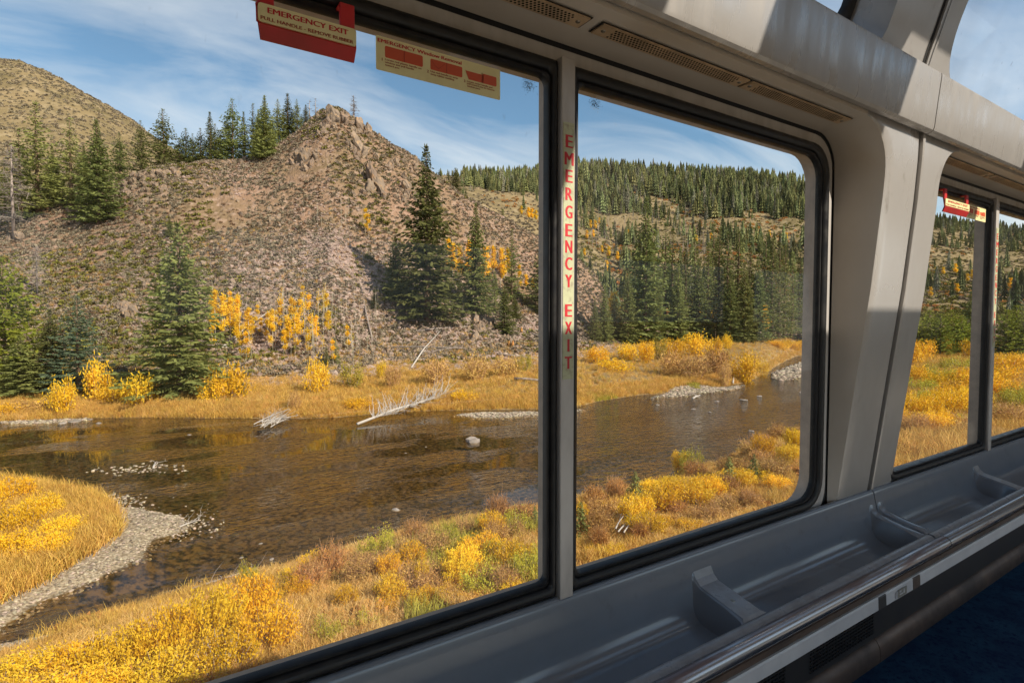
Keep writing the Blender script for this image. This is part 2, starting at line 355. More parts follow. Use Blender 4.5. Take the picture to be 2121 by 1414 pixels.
def grille_mesh():
    mb = MB(); Lx, Wy = 0.558, 0.046
    nx, ny = 46, 5; x_a, x_b = 0.040, Lx - 0.040; y_a, y_b = 0.004, Wy - 0.004
    cx, cy = (x_b - x_a) / nx, (y_b - y_a) / ny
    def P(x, y, z=0): return (x, y - Wy / 2, z)
    for j in range(ny):
        sh = (j % 2) * cx * 0.5
        for i in range(nx):
            xa = x_a + i * cx + sh; ya = y_a + j * cy; mxx, my = xa + cx / 2, ya + cy / 2; r_ = min(cx, cy) * 0.43
            out = [(xa, ya), (mxx, ya), (xa + cx, ya), (xa + cx, my), (xa + cx, ya + cy), (mxx, ya + cy), (xa, ya + cy), (xa, my)]
            hole = [(mxx + r_ * math.cos(R(225 + 45 * k)), my + r_ * math.sin(R(225 + 45 * k))) for k in range(8)]
            v = [P(*p) for p in out] + [P(*p) for p in hole]
            mb.add(v, [(k, 8 + k, 8 + (k + 1) % 8, (k + 1) % 8) for k in range(8)])
        if sh: mb.add([P(x_a, y_a + j * cy), P(x_a + sh, y_a + j * cy), P(x_a + sh, y_a + (j + 1) * cy), P(x_a, y_a + (j + 1) * cy)], [(0, 3, 2, 1)])
        else: mb.add([P(x_b, y_a + j * cy), P(x_b + cx / 2, y_a + j * cy), P(x_b + cx / 2, y_a + (j + 1) * cy), P(x_b, y_a + (j + 1) * cy)], [(0, 3, 2, 1)])
    xb2 = x_b + cx / 2
    for q in ((0, x_a, y_a, y_b), (xb2, Lx, y_a, y_b), (0, Lx, 0, y_a), (0, Lx, y_b, Wy)):
        mb.add([P(q[0], q[2]), P(q[1], q[2]), P(q[1], q[3]), P(q[0], q[3])], [(0, 3, 2, 1)])
    e = [P(0, 0), P(Lx, 0), P(Lx, Wy), P(0, Wy)]
    mb.add(e + [(p[0], p[1], 0.004) for p in e], [(0, 1, 5, 4), (1, 2, 6, 5), (2, 3, 7, 6), (3, 0, 4, 7)])
    return mesh('vent_grille', mb.v, mb.f, m_vent)
g_me = grille_mesh()
mb = MB(); mb.box(0.004, 0.554, -0.021, 0.021, 0.0025, 0.0035); gb_me = mesh('backing', mb.v, mb.f, m_void)
mb = MB(); mb.box(-0.006, 0.564, -0.026, 0.026, 0.0034, 0.0042); gs_me = mesh('shadow_gap', mb.v, mb.f, m_seal)
mb = MB(); mb.tube([(0, 0, 0), (0, 0, -0.0022)], [0.0062, 0.0045], 10); mb.box(-0.004, 0.004, -0.0007, 0.0007, -0.0027, -0.0021); sc_me = mesh('screw', mb.v, mb.f, m_screw)
for vx in (-0.276, 0.293, 0.892, 1.462, 2.79, 3.365, 3.94):
    g = link('vent_grille', g_me, wall, (vx, 1.006, 0.6775))
    link('backing', gb_me, g)
    link('shadow_gap', gs_me, g)
    for sx in (0.018, 0.540): link('screw', sc_me, g, (sx, 0, 0))

# windows
def window(w, label, first):
    root = empty('train_window', (0.5 * (w['m0'] + w['m1']), GY, -0.66))
    tag(root, label, 'window', 'two-pane windows of the lounge car')
    off = root.location
    def B(mb, name, m, **k):
        mb.v = [(p[0] - off.x, p[1] - off.y, p[2] - off.z) for p in mb.v]
        return mb.build(name, m, root, **k)
    za, zb = -0.657, 0.580
    X0, X1 = w['l0'] - 0.05, w['r1'] + 0.05; Z0, Z1 = -0.695, 0.624
    # black seal and aluminium trim round the whole window
    mb = MB()
    lo = rr(X0 - 0.090, X1 + 0.090, -0.78, 0.684, (0.13,) * 4); li = rr(X0 - 0.044, X1 + 0.044, Z0 - 0.05, 0.661, (0.115,) * 4)
    ring(mb, [[(x, 1.116, z) for x, z in lo], [(x, 1.116, z) for x, z in li]])
    B(mb, 'seal', m_seal)
    mb = MB()
    lt = rr(X0, X1, Z0, Z1, (0.105,) * 4)
    ring(mb, [[(x, 1.118, z) for x, z in li], [(x, 1.101, z) for x, z in li], [(x, 1.099, z) for x, z in rr(X0 - 0.042, X1 + 0.042, Z0 - 0.048, 0.659, (0.113,) * 4)],
              [(x, 1.099, z) for x, z in lt], [(x, 1.104, z) for x, z in lt]])
    B(mb, 'trim_frame', m_trim, smooth=True, sharp=30)
    mb = MB(); mb.box(w['m0'], w['m1'], 1.070, 1.105, Z0 - 0.004, Z1 + 0.004)
    B(mb, 'mullion', m_trim, bevel=0.002)
    for (gx0, gx1, ox0, ox1, rd, rdi) in ((w['l0'], w['l1'], X0, w['m0'] - 0.0005, (0.105, 0.004, 0.004, 0.105), (0.075, 0.022, 0.022, 0.075)),
                                          (w['r0'], w['r1'], w['m1'] + 0.0005, X1, (0.004, 0.105, 0.105, 0.004), (0.022, 0.075, 0.075, 0.022))):
        A = rr(ox0, ox1, Z0, Z1, rd); Bq = rr(gx0, gx1, za, zb, rdi)
        loops = []
        for t, y in ((0.0, 1.103), (0.02, 1.090), (0.10, 1.083), (0.35, 1.080), (0.60, 1.083), (0.68, 1.092), (0.70, 1.097), (0.74, 1.097), (0.76, 1.090), (0.92, 1.089), (1.0, 1.094), (1.0, 1.110)):
            loops.append([(a[0] + (b[0] - a[0]) * t, y, a[1] + (b[1] - a[1]) * t) for a, b in zip(A, Bq)])
        mb = MB(); ring(mb, loops); B(mb, 'rubber_gasket', m_rubber, smooth=True, sharp=55)
        mb = MB(); G = rr(gx0 - 0.006, gx1 + 0.006, za - 0.006, zb + 0.006, tuple(q + 0.004 for q in rdi))
        n = len(G)
        mb.add([(x, 1.100, z) for x, z in G] + [(x, 1.105, z) for x, z in G], [tuple(range(n)), tuple(range(2 * n - 1, n - 1, -1))] + [(k, n + k, n + (k + 1) % n, (k + 1) % n) for k in range(n)])
        B(mb, 'pane', m_glass)
    # outer rebate and skin
    hole = rr(w['l0'] - 0.04, w['r1'] + 0.044, -0.682, 0.598, (0.10,) * 4)
    mb = MB(); ring(mb, [[(x, 1.108, z) for x, z in rr(w['l0'] - 0.02, w['r1'] + 0.02, za - 0.012, zb + 0.012, (0.085,) * 4)], [(x, 1.160, z) for x, z in hole], [(x, 1.175, z) for x, z in rr(w['l0'] - 0.045, w['r1'] + 0.049, -0.687, 0.603, (0.10,) * 4)]])
    mb.box(w['m0'] - 0.004, w['m1'] + 0.004, 1.106, 1.16, -0.68, 0.60)
    B(mb, 'outer_rebate', m_outer_rev, smooth=True, sharp=50)
    big = rr(w['in0'] - 0.2, w['in1'] + (0.25 if first else 0.3), -1.25, 0.80, (0.001,) * 4)
    mb = MB(); ring(mb, [[(x, 1.174, z) for x, z in rr(w['l0'] - 0.045, w['r1'] + 0.049, -0.687, 0.603, (0.10,) * 4)], [(x, 1.174, z) for x, z in big], [(x, 1.13, z) for x, z in big]])
    B(mb, 'outer_skin', m_outer)
    return root
win1 = window(W1, 'large two-pane train window with black rubber gasket filling most of the view', True)
win2 = window(W2, 'second train window past the pillar, partly cut off, with yellow brush outside', False)

# fascia above the windows
def extr(mb, prof, x0, x1, cap=True):               # closed (y,z) profile swept along X
    n = len(prof); mb.add([(x0, y, z) for y, z in prof] + [(x1, y, z) for y, z in prof],
                          [(k, (k + 1) % n, n + (k + 1) % n, n + k) for k in range(n)] + ([tuple(range(n - 1, -1, -1)), tuple(range(n, 2 * n))] if cap else []))
ceil_root = empty('ceiling', (0, 0, 0)); tag(ceil_root, kind='structure')
FAS = [(0.945, 0.702), (0.922, 0.690), (0.910, 0.692), (0.902, 0.699), (0.8985, 0.709), (0.889, 0.805), (0.880, 0.889), (0.881, 0.898), (0.887, 0.903), (0.950, 0.905), (0.965, 0.90)]
for xa, xb in ((-3.4, JX - 0.0035), (JX + 0.0035, 8.6)):
    mb = MB(); extr(mb, FAS[::-1], xa, xb); mb.build('fascia_panel', m_fascia, ceil_root, smooth=True, sharp=25)
mb = MB(); mb.box(-3.4, 8.6, 0.958, 1.05, 0.7125, 0.900); mb.build('fascia_backing', m_void, ceil_root)

# skylight panels, curved into the roof
SP = [(0.950, 0.903), (0.922, 1.00), (0.900, 1.063), (0.872, 1.156), (0.80, 1.33), (0.69, 1.50), (0.52, 1.65), (0.27, 1.79)]
SL = [0.0]
for a, b in zip(SP[:-1], SP[1:]): SL.append(SL[-1] + math.hypot(b[0] - a[0], b[1] - a[1]))
def SPt(s, off=0.0):
    y = np.interp(s, SL, [p[0] for p in SP]); z = np.interp(s, SL, [p[1] for p in SP])
    y2 = np.interp(s + 0.02, SL, [p[0] for p in SP]); z2 = np.interp(s + 0.02, SL, [p[1] for p in SP])
    y1 = np.interp(s - 0.02, SL, [p[0] for p in SP]); z1 = np.interp(s - 0.02, SL, [p[1] for p in SP])
    d = math.hypot(y2 - y1, z2 - z1); ny, nz_ = (z2 - z1) / d, -(y2 - y1) / d
    return float(y + ny * off), float(z + nz_ * off)
S0, S1 = 0.012, SL[-1] - 0.12
def corner(s, r_lo, r_hi=0.12):
    if s < S0 + r_lo: d = S0 + r_lo - s; r_ = r_lo
    elif s > S1 - r_hi: d = s - (S1 - r_hi); r_ = r_hi
    else: return 0.0
    return r_ - math.sqrt(max(r_ * r_ - d * d, 0))
SS = sorted(set([0.0, S0] + [S0 + 0.2 * (1 - math.cos(R(a))) for a in range(0, 91, 9)] + [S0 + 0.1 * (1 - math.cos(R(a))) for a in range(0, 91, 15)] + list(np.linspace(S0 + 0.2, S1 - 0.12, 12)) + [S1 - 0.12 * (1 - math.sin(R(a))) for a in range(0, 91, 15)]))
def sky_pillar(xl, xr, rl, rr_, groove):
    mb = MB(); rows = []
    for s in SS:
        y, z = SPt(s); sc = min(max(s, S0), S1)
        a, b = xl - corner(sc, rl), xr + corner(sc, rr_)
        rows.append([(a + (b - a) * t, y, z) for t in (0, 0.02, 0.3, 0.6, 0.98, 1)])
    mb.loft(rows)
    o = mb.build('skylight_pillar', m_panel, ceil_root, smooth=True, sharp=30)
    if groove:
        mb = MB()
        mb.loft([[(JX - 0.022, SPt(s, -0.001)[0], SPt(s, -0.001)[1]), (JX - 0.004, SPt(s, -0.0012)[0], SPt(s, -0.0012)[1])] for s in SS])
        mb.loft([[(JX + 0.012, SPt(s, -0.0095)[0], SPt(s, -0.0095)[1]), (JX + 0.016, SPt(s, -0.0095)[0], SPt(s, -0.0095)[1])] for s in SS])
        mb.build('groove', m_void, ceil_root)
        mb = MB()
        mb.loft([[(JX - 0.004, *SPt(s, 0.002)), (JX - 0.003, *SPt(s, -0.008)), (JX + 0.031, *SPt(s, -0.008)), (JX + 0.032, *SPt(s, 0.002))] for s in SS])
        mb.build('cover_strip', m_panel, ceil_root)
SKY = [(-2.7, -0.77), (-0.30, 2.13), (2.60, 5.03), (5.5, 8.0)]
sky_pillar(2.13, 2.60, 0.10, 0.20, True); sky_pillar(5.03, 5.5, 0.12, 0.12, False); sky_pillar(-0.77, -0.30, 0.12, 0.12, False); sky_pillar(-3.4, -2.7, .1, .1, False); sky_pillar(8.0, 8.6, .1, .1, False)
mb = MB(); mb.loft([[(-3.4, *SPt(s)), (8.6, *SPt(s))] for s in (S1, S1 + 0.06, SL[-1])]); mb.build('roof_panel', m_panel, ceil_root)
def skylight(x0, x1, r0_, r1_, label):
    root = empty('skylight', ((x0 + x1) / 2, 1.0, 1.0)); tag(root, label, 'skylight', 'curved skylights above the fascia')
    off = root.location; q = 0.13
    def loop(ins, dep):
        out = []
        ss = [S0 + ins + (S1 - S0 - 2 * ins) * (0.5 - 0.5 * math.cos(math.pi * k / 26)) for k in range(27)]
        def cz(s, r_):
            lo, hi = S0 + ins, S1 - ins
            d = max(lo + r_ - s, s - (hi - r_), 0.0); return r_ - math.sqrt(max(r_ * r_ - d * d, 0))
        for s in ss: out.append((x0 + ins + cz(s, max(r0_ - ins * 0.5, 0.04)), *SPt(s, dep)))
        for s in ss[::-1]: out.append((x1 - ins - cz(s, max(r1_ - ins * 0.5, 0.04)), *SPt(s, dep)))
        return [(p[0] - off.x, p[1] - off.y, p[2] - off.z) for p in out]
    mb = MB(); ring(mb, [loop(0, 0.0), loop(0.004, 0.012), loop(0.04, q)]); mb.build('reveal', m_panel, root, smooth=True, sharp=40)
    mb = MB(); ring(mb, [loop(0.038, q - 0.006), loop(0.050, q - 0.020), loop(0.075, q - 0.018), loop(0.085, q - 0.004), loop(0.085, q + 0.01)]); mb.build('rubber_gasket', m_rubber, root, smooth=True, sharp=50)
    mb = MB()
    ss = list(np.linspace(S0 + 0.06, S1 - 0.06, 14))
    g1 = [[(x0 + 0.06 - off.x, SPt(s, q)[0] - off.y, SPt(s, q)[1] - off.z), (x1 - 0.06 - off.x, SPt(s, q)[0] - off.y, SPt(s, q)[1] - off.z)] for s in ss]
    g2 = [[(x0 + 0.06 - off.x, SPt(s, q + 0.006)[0] - off.y, SPt(s, q + 0.006)[1] - off.z), (x1 - 0.06 - off.x, SPt(s, q + 0.006)[0] - off.y, SPt(s, q + 0.006)[1] - off.z)] for s in ss]
    mb.loft(g1); mb.loft([r_[::-1] for r_ in g2]); mb.build('pane', m_skyglass, root, smooth=True)
    mb = MB(); ring(mb, [loop(0.03, q + 0.02), loop(-0.30, q + 0.03)]); mb.build('outer_skin', m_outer, root)
    return root
skylight(*SKY[1], 0.12, 0.10, 'curved skylight at the top edge left of the joint, only its dark gasket corner showing')
skylight(*SKY[2], 0.20, 0.12, 'curved skylight in the top right corner showing pale streaky sky')
for s_ in (SKY[0], SKY[3]): pass
mb = MB()
for xa, xb in (SKY[0], SKY[3]): mb.loft([[(xa - 0.02, *SPt(s)), (xb + 0.02, *SPt(s))] for s in SS])
mb.build('roof_panel', m_panel, ceil_root)

# moulded trays below the windows
TR = [(1.100, -0.760), (1.098, -0.708), (1.094, -0.700), (1.087, -0.6955), (1.079, -0.6955), (1.073, -0.700), (1.070, -0.708), (1.066, -0.726), (1.058, -0.762), (1.044, -0.815), (1.039, -0.831), (1.032, -0.846), (1.022, -0.858), (1.009, -0.866), (0.993, -0.8705), (0.925, -0.880),
      (0.909, -0.8795), (0.899, -0.872), (0.894, -0.858), (0.890, -0.838), (0.887, -0.827), (0.884, -0.8195), (0.879, -0.8155), (0.872, -0.8150), (0.862, -0.8175), (0.855, -0.824), (0.852, -0.836), (0.852, -0.90), (1.100, -0.90)]
DV = [(1.071, -0.716), (1.061, -0.748), (1.050, -0.768), (1.034, -0.782), (0.990, -0.792), (0.940, -0.803), (0.895, -0.813), (0.884, -0.818), (0.884, -0.845), (0.90, -0.88), (1.03, -0.88), (1.062, -0.77)]
def tray(x0, x1, divs, label, ends):
    root = empty('window_tray', ((x0 + x1) / 2, 0.95, -0.90)); tag(root, label, 'tray', 'moulded trays under the windows')
    off = root.location
    def B(mb, name, m, **k):
        mb.v = [(p[0] - off.x, p[1] - off.y, p[2] - off.z) for p in mb.v]; return mb.build(name, m, root, **k)
    mb = MB(); extr(mb, TR[::-1], x0, x1); B(mb, 'tray_body', m_tray, smooth=True, sharp=50)
    for xd, wd, sc in divs:
        mb = MB()
        cols = []
        for (dxx, sh) in ((-wd / 2 - 0.030, 0.10), (-wd / 2 - 0.003, 0.018), (-wd / 2 + 0.003, 0.003), (-wd / 2 + 0.008, 0.0), (wd / 2 - 0.008, 0.0), (wd / 2 - 0.003, 0.003), (wd / 2 + 0.003, 0.018), (wd / 2 + 0.030, 0.10)):
            cols.append([(xd + dxx + (0.0 if i < 4 else (0.012 if dxx > 0 else -0.012) * max(0, (0.905 - y) / 0.02)), y, z - (sh if i < 9 else 0)) for i, (y, z) in enumerate(DV)])
        cols = [[p for p in c_] for c_ in cols]
        mb.loft(cols); d = B(mb, 'divider', m_tray, smooth=True, sharp=32)
        if sc:
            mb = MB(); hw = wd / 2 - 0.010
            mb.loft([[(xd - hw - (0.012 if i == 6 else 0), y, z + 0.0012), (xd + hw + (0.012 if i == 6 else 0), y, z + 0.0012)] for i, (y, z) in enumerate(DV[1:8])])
            mb.v = [(p[0] - off.x, p[1] - off.y, p[2] - off.z) for p in mb.v]; mb.build('worn_cap', m_worn_sheen, d)
            mb = MB(); mb.tube([(0, 0, 0), (0, 0, 0.003)], [0.008, 0.006], 12); mb.tube([(0, 0, 0.003), (0, 0, 0.0036)], [0.0028, 0.0028], 6)
            s_ = mb.build('screw', m_screw, d, loc=(xd - off.x, 0.955 - off.y, -0.8005 - off.z)); s_.rotation_euler = (R(12), 0, 0)
    mb = MB(); mb.loft([[(x0 + 0.004, y, z), (x1 - 0.004, y, z)] for y, z in ((0.8845, -0.8185), (0.8795, -0.8143), (0.872, -0.8138), (0.8615, -0.8164), (0.8545, -0.8232))]); B(mb, 'worn_sheen_lip', m_worn_sheen, smooth=True)  # lip strip: wear plus skylight sheen put into a lighter colour
    # hand rail along the front lip
    mb = MB(); n = 18
    prof = [(0.8285 + 0.0235 * math.cos(2 * math.pi * k / n), -0.829 + 0.0235 * math.sin(2 * math.pi * k / n)) for k in range(n)]
    extr(mb, prof, x0, x1); B(mb, 'rail', m_rail, smooth=True, sharp=60)
    mb = MB(); extr(mb, [(0.853, -0.850), (0.836, -0.852), (0.834, -0.862), (0.842, -0.866), (0.842, -0.874), (0.836, -0.877), (0.836, -0.884), (0.844, -0.888), (0.844, -0.903), (0.853, -0.903)], x0, x1)
    B(mb, 'rail_moulding', m_base, smooth=True, sharp=30)
    return root
t1 = tray(-3.0, JX - 0.003, [(0.285, 0.10, True), (1.368, 0.10, True), (JX - 0.034, 0.05, False)], 'long grey moulded tray below the near window with a screwed divider', 0)
t2 = tray(JX + 0.003, 8.0, [(JX + 0.034, 0.05, False), (3.50, 0.08, True), (4.6, 0.08, True)], 'shorter looking grey moulded tray below the second window, beyond the joint', 0)
for (x, y, sx, sy, rz) in ((1.235, 1.012, 0.020, 0.006, 0.1),):
    mb = MB()
    pts = [(math.cos(a) * sx * (1 + 0.25 * math.sin(3 * a)), math.sin(a) * sy * (1 + 0.3 * math.sin(5 * a)), 0.0) for a in [2 * math.pi * k / 14 for k in range(14)]]
    mb.add([(p[0], p[1], 0.0012) for p in pts], [tuple(range(14))])
    mb.add([(p[0] * 1.1, p[1] * 1.1, 0) for p in pts], [tuple(range(14))])
    mb.build('dried_stain', m_stain, t1, loc=(x - t1.location.x, y - t1.location.y, -0.8695 - t1.location.z))

# heater cover, pale strip and base under the rail
hc = empty('heater_cover', (2.0, 0.86, -1.15)); tag(hc, 'dark heater cover with pale top strip running along the floor under the trays', 'heater cover')
mb = MB(); extr(mb, [(0.853, -0.9035), (0.838, -0.9035), (0.835, -0.908), (0.833, -0.945), (0.838, -0.948), (0.86, -0.948)], -5.0, 6.0); mb.build('top_strip', m_strip, hc, loc=(0, -0.86, 1.15), smooth=True, sharp=30)
mb = MB(); extr(mb, [(0.868, -0.948), (0.872, -1.082), (0.90, -1.082), (0.90, -0.948)], -5.0, 6.0); mb.build('cover_panel', m_heater, hc, loc=(0, -0.86, 1.15))
mb = MB()
for gx in np.arange(-3.5, -0.05, 0.52):
    for k in range(9):
        for i in range(22): mb.box(gx + i * 0.018, gx + i * 0.018 + 0.011, 0.8655, 0.8685, -0.966 - k * 0.011, -0.962 - k * 0.011)
lv = mb.build('louvre', m_rubber, hc, loc=(0, -0.86, 1.15)); lv['kind'] = 'stuff'
mb = MB(); extr(mb, [(0.869, -1.078), (0.862, -1.082), (0.852, -1.10), (0.848, -1.13), (0.850, -1.1495), (0.90, -1.1495), (0.90, -1.078)], -5.0, 0.02); mb.build('base_rail', m_base, hc, loc=(0, -0.86, 1.15), smooth=True, sharp=40)
mb = MB(); extr(mb, [(0.869, -1.078), (0.862, -1.082), (0.852, -1.10), (0.848, -1.13), (0.850, -1.1495), (0.90, -1.1495), (0.90, -1.078)], 0.023, 6.0); mb.build('base_rail', m_base, hc, loc=(0, -0.86, 1.15), smooth=True, sharp=40)
def on_strip(x, y): p = at(x, y, 0.834); return p[0], p[2]
for (xa, xb, m_) in ((1820, 1835, m_heater), (1890, 1904, m_base)):
    X0_, _ = on_strip(xa, 1240); X1_, _ = on_strip(xb, 1240)
    mb = MB(); extr(mb, [(0.8365, -0.905), (0.8335, -0.909), (0.8315, -0.9445), (0.8335, -0.9455)], X0_, X1_, True); mb.build('dark_tape', m_, hc, loc=(-2.0, -0.86, 1.15))
Xi, Zi = on_strip(1862, 1218)
mb = MB()
mb.box(Xi - 0.012, Xi + 0.055, 0.8315, 0.8330, -0.942, -0.916)
mb.build('icon_plate', m_icon, hc, loc=(-2.0, -0.86, 1.15))
mb = MB()
for (a, b, c_, d) in ((0.0, 0.010, -0.925, -0.920), (0.0, 0.022, -0.934, -0.930), (0.028, 0.036, -0.934, -0.920), (-0.028, -0.024, -0.940, -0.918), (-0.020, -0.016, -0.940, -0.918)): mb.box(Xi + a, Xi + b, 0.8305, 0.8320, c_, d)
mb.build('icon_mark', m_strip, hc, loc=(-2.0, -0.86, 1.15))

# ------------------------------------------------------------------ signs
def text_mesh(txt, size, bold=0.0, spacing=1.0, shear=0.0):
    cu = bpy.data.curves.new('t', 'FONT'); cu.body = txt; cu.size = size; cu.align_x = 'CENTER'; cu.align_y = 'CENTER'; cu.offset = bold; cu.space_character = spacing
    cu.resolution_u = 3; cu.shear = shear
    o = bpy.data.objects.new('t', cu); COL.objects.link(o)
    bpy.context.view_layer.update()
    me = bpy.data.meshes.new_from_object(o.evaluated_get(bpy.context.evaluated_depsgraph_get()))
    bpy.data.objects.remove(o); bpy.data.curves.remove(cu)
    return me
def put_text(mb, txt, cx, cz, h, fat=0.0, width=None, y=0.0):   # letters of cap height h centred at (cx, cz) on the plane y
    me = text_mesh(txt, 1.0, 0.0); co = np.array([v.co[:] for v in me.vertices])
    lo, hi = co.min(0), co.max(0); s = h / 0.73; sx = s if width is None else width / (hi[0] - lo[0])
    c0 = 0.5 * (lo + hi)
    for k, dx_ in enumerate((0.0,) if not fat else (-fat, 0.0, fat)):   # a bold stroke: the letter laid three times, a hair apart
        v = [((p[0] - c0[0]) * sx + cx + dx_ * h, y - 0.00012 * k, (p[1] - c0[1]) * s + cz) for p in co]
        mb.add(v, [tuple(p.vertices) for p in me.polygons])
    bpy.data.meshes.remove(me)

def rplate(mb, x0, x1, z0, z1, r_, y0, y1):          # rounded plate between two depths
    G = rr(x0, x1, z0, z1, (r_,) * 4, 5); n = len(G)
    mb.add([(x, y0, z) for x, z in G] + [(x, y1, z) for x, z in G], [tuple(range(n)), tuple(range(2 * n - 1, n - 1, -1))] + [(k, n + k, n + (k + 1) % n, (k + 1) % n) for k in range(n)])

def mullion_sign(xc, label):
    yq = 1.0695
    za, zb = at(1176, 785, yq)[2], at(1176, 254, yq)[2]; w_ = 0.0335
    root = empty('exit_sign', (xc, yq, (za + zb) / 2)); tag(root, label, 'sign', 'vertical emergency exit signs on the mullions')
    mb = MB(); rplate(mb, -w_ / 2, w_ / 2, (za - zb) / 2, (zb - za) / 2, 0.002, -0.0012, 0.0002)
    mb.build('plate', m_plate2, root)
    for ch, py in zip('EMERGENCYEXIT', (293, 329, 365, 402, 439, 477, 511, 546, 582, 643, 679, 715, 751)):
        z = at(1176, py, yq)[2] - (za + zb) / 2
        mb = MB(); put_text(mb, ch, 0.0005, z, 0.0325, 0.05, {'M': 0.0255, 'I': 0.0035}.get(ch, 0.0195), -0.0014); mb.build('letter', m_ink, root)
mullion_sign(0.8585, 'vertical red EMERGENCY EXIT sign on the mullion of the near window')
mullion_sign(3.7205, 'vertical red EMERGENCY EXIT sign on the mullion of the second window')

def handle(x0, x1, label, loose):
    yq = 1.060; wd = x1 - x0
    zt = at(640, 53, yq)[2]                         # middle of the plate
    root = empty('emergency_handle', ((x0 + x1) / 2, yq, zt)); tag(root, label, 'handle', 'red emergency pull handles above the windows')
    mb = MB()
    mb.loft([[(-wd / 2 + a, y, z), (wd / 2 - a * 0.2, y, z)] for a, y, z in ((0.0, 0.006, 0.018), (0.0, 0.003, -0.016), (0.003, 0.001, -0.019), (0.008, 0.012, -0.040), (0.008, 0.016, -0.040), (0.003, 0.006, -0.018), (0.0, 0.010, 0.018))])
    mb.build('grip', m_red, root, smooth=True, sharp=25)
    for xs in (-wd / 2 + 0.002, wd / 2 - 0.030):
        mb = MB(); mb.box(xs, xs + 0.028, 0.004, 0.012, 0.015, 0.062); mb.box(xs, xs + 0.028, 0.012, 0.040, 0.056, 0.062); mb.build('strap', m_red, root, bevel=0.002)
    pl = MB(); rplate(pl, -wd / 2 + 0.003, wd / 2 - 0.001, -0.0155, 0.0165, 0.005, 0.0, 0.0035); p = pl.build('plate', m_plate, root)
    mb = MB(); put_text(mb, 'EMERGENCY EXIT', 0.001, 0.0062, 0.0098, 0.06, wd * 0.80, -0.0006); mb.build('lettering', m_ink, p)['kind'] = 'stuff'
    mb = MB(); put_text(mb, 'PULL HANDLE - REMOVE RUBBER', 0.0, -0.0088, 0.0062, 0.05, wd * 0.92, -0.0006); mb.build('lettering', m_ink3, p)['kind'] = 'stuff'
    return root
def sx(x, y, Y): return at(x, y, Y)[0]
handle(sx(531, 45, 1.06), sx(739, 80, 1.06), 'red emergency handle with EMERGENCY EXIT plate hanging over the near window', False)
handle(sx(1958, 425, 1.06), sx(2008, 440, 1.06), 'red emergency handle with cream plate at the top of the second window', True)

def notice(x0, x1, label):
    yq = 1.078; zt, zb = 0.556, 0.490; wd = x1 - x0; hh = zt - zb
    root = empty('removal_notice', ((x0 + x1) / 2, yq, (zt + zb) / 2)); tag(root, label, 'notice', 'emergency window removal notices')
    mb = MB(); rplate(mb, -wd / 2, wd / 2, -hh / 2, hh / 2, 0.003, 0.0, 0.0014); mb.build('plate', m_plate, root)
    mb = MB(); put_text(mb, 'EMERGENCY Window Removal', -wd / 2 + wd * 0.335, hh / 2 - 0.0088, 0.0075, 0.06, wd * 0.645, -0.0005); mb.build('lettering', m_ink, root)['kind'] = 'stuff'
    cols = [(-wd / 2 + wd * 0.063, -wd / 2 + wd * 0.345), (-wd / 2 + wd * 0.405, -wd / 2 + wd * 0.665), (-wd / 2 + wd * 0.705, -wd / 2 + wd * 0.965)]
    texts = ['Locate red plastic handle on\nwindow and pull handle\ntoward you.', 'Use red handle to strip\naway rubber molding.', 'Locate metal handle and\npull toward you to remove\nwindow pane.']
    ztop = hh / 2 - 0.0165
    for i, (a, b) in enumerate(cols):
        mb = MB()
        zt_, zb_ = ztop - 0.0005 * i, ztop - 0.0225
        if i < 2:
            rplate(mb, a, b, zb_, zt_, 0.003, -0.0006, 0.0)
        else:
            mb.add([(a - 0.004, -0.0006, zt_ - 0.004), (a + 0.004, -0.0006, zb_), (a + 0.55 * (b - a), -0.0006, zb_), (a + 0.55 * (b - a), -0.0006, zt_ - 0.004)], [(0, 1, 2, 3)])
            rplate(mb, a + 0.52 * (b - a), b, zb_, zt_ - 0.001, 0.003, -0.0006, 0.0)
        mb.build('pictogram', m_ink2, root)
        mb = MB()
        mb.box(a + 0.50 * (b - a) - 0.0006, a + 0.50 * (b - a) + 0.0006, -0.0011, -0.0006, zb_, zt_)
        if i == 1:
            pts = [(a + 0.04 * (b - a), zt_ - 0.004), (a + 0.12 * (b - a), zt_ - 0.012), (a + 0.24 * (b - a), zb_ + 0.005), (a + 0.34 * (b - a), zt_ - 0.011), (a + 0.44 * (b - a), zt_ - 0.003)]
            for (p, q) in zip(pts[:-1], pts[1:]):
                mb.add([(p[0], -0.0012, p[1] - 0.0005), (q[0], -0.0012, q[1] - 0.0005), (q[0], -0.0012, q[1] + 0.0005), (p[0], -0.0012, p[1] + 0.0005)], [(0, 1, 2, 3)])
        mb.build('pictogram_line', m_ink3, root)
        mb = MB(); put_text(mb, str(i + 1), a - 0.006, zb_ - 0.0055, 0.0058, 0.06, None, -0.0005)
        for k, ln in enumerate(texts[i].split('\n')):
            wln = len(ln) * 0.00275 * (wd / 0.285); put_text(mb, ln, a + wln / 2, zb_ - 0.0045 - k * 0.0052, 0.0037, 0.05, wln, -0.0005)
        mb.build('lettering', m_ink3, root)['kind'] = 'stuff'
    return root
notice(sx(779, 110, 1.078), sx(1036, 165, 1.078), 'cream EMERGENCY Window Removal notice with three red pictograms on the near window')
notice(sx(2001, 455, 1.078), sx(2041, 465, 1.078), 'cream window removal notice beside the handle of the second window')

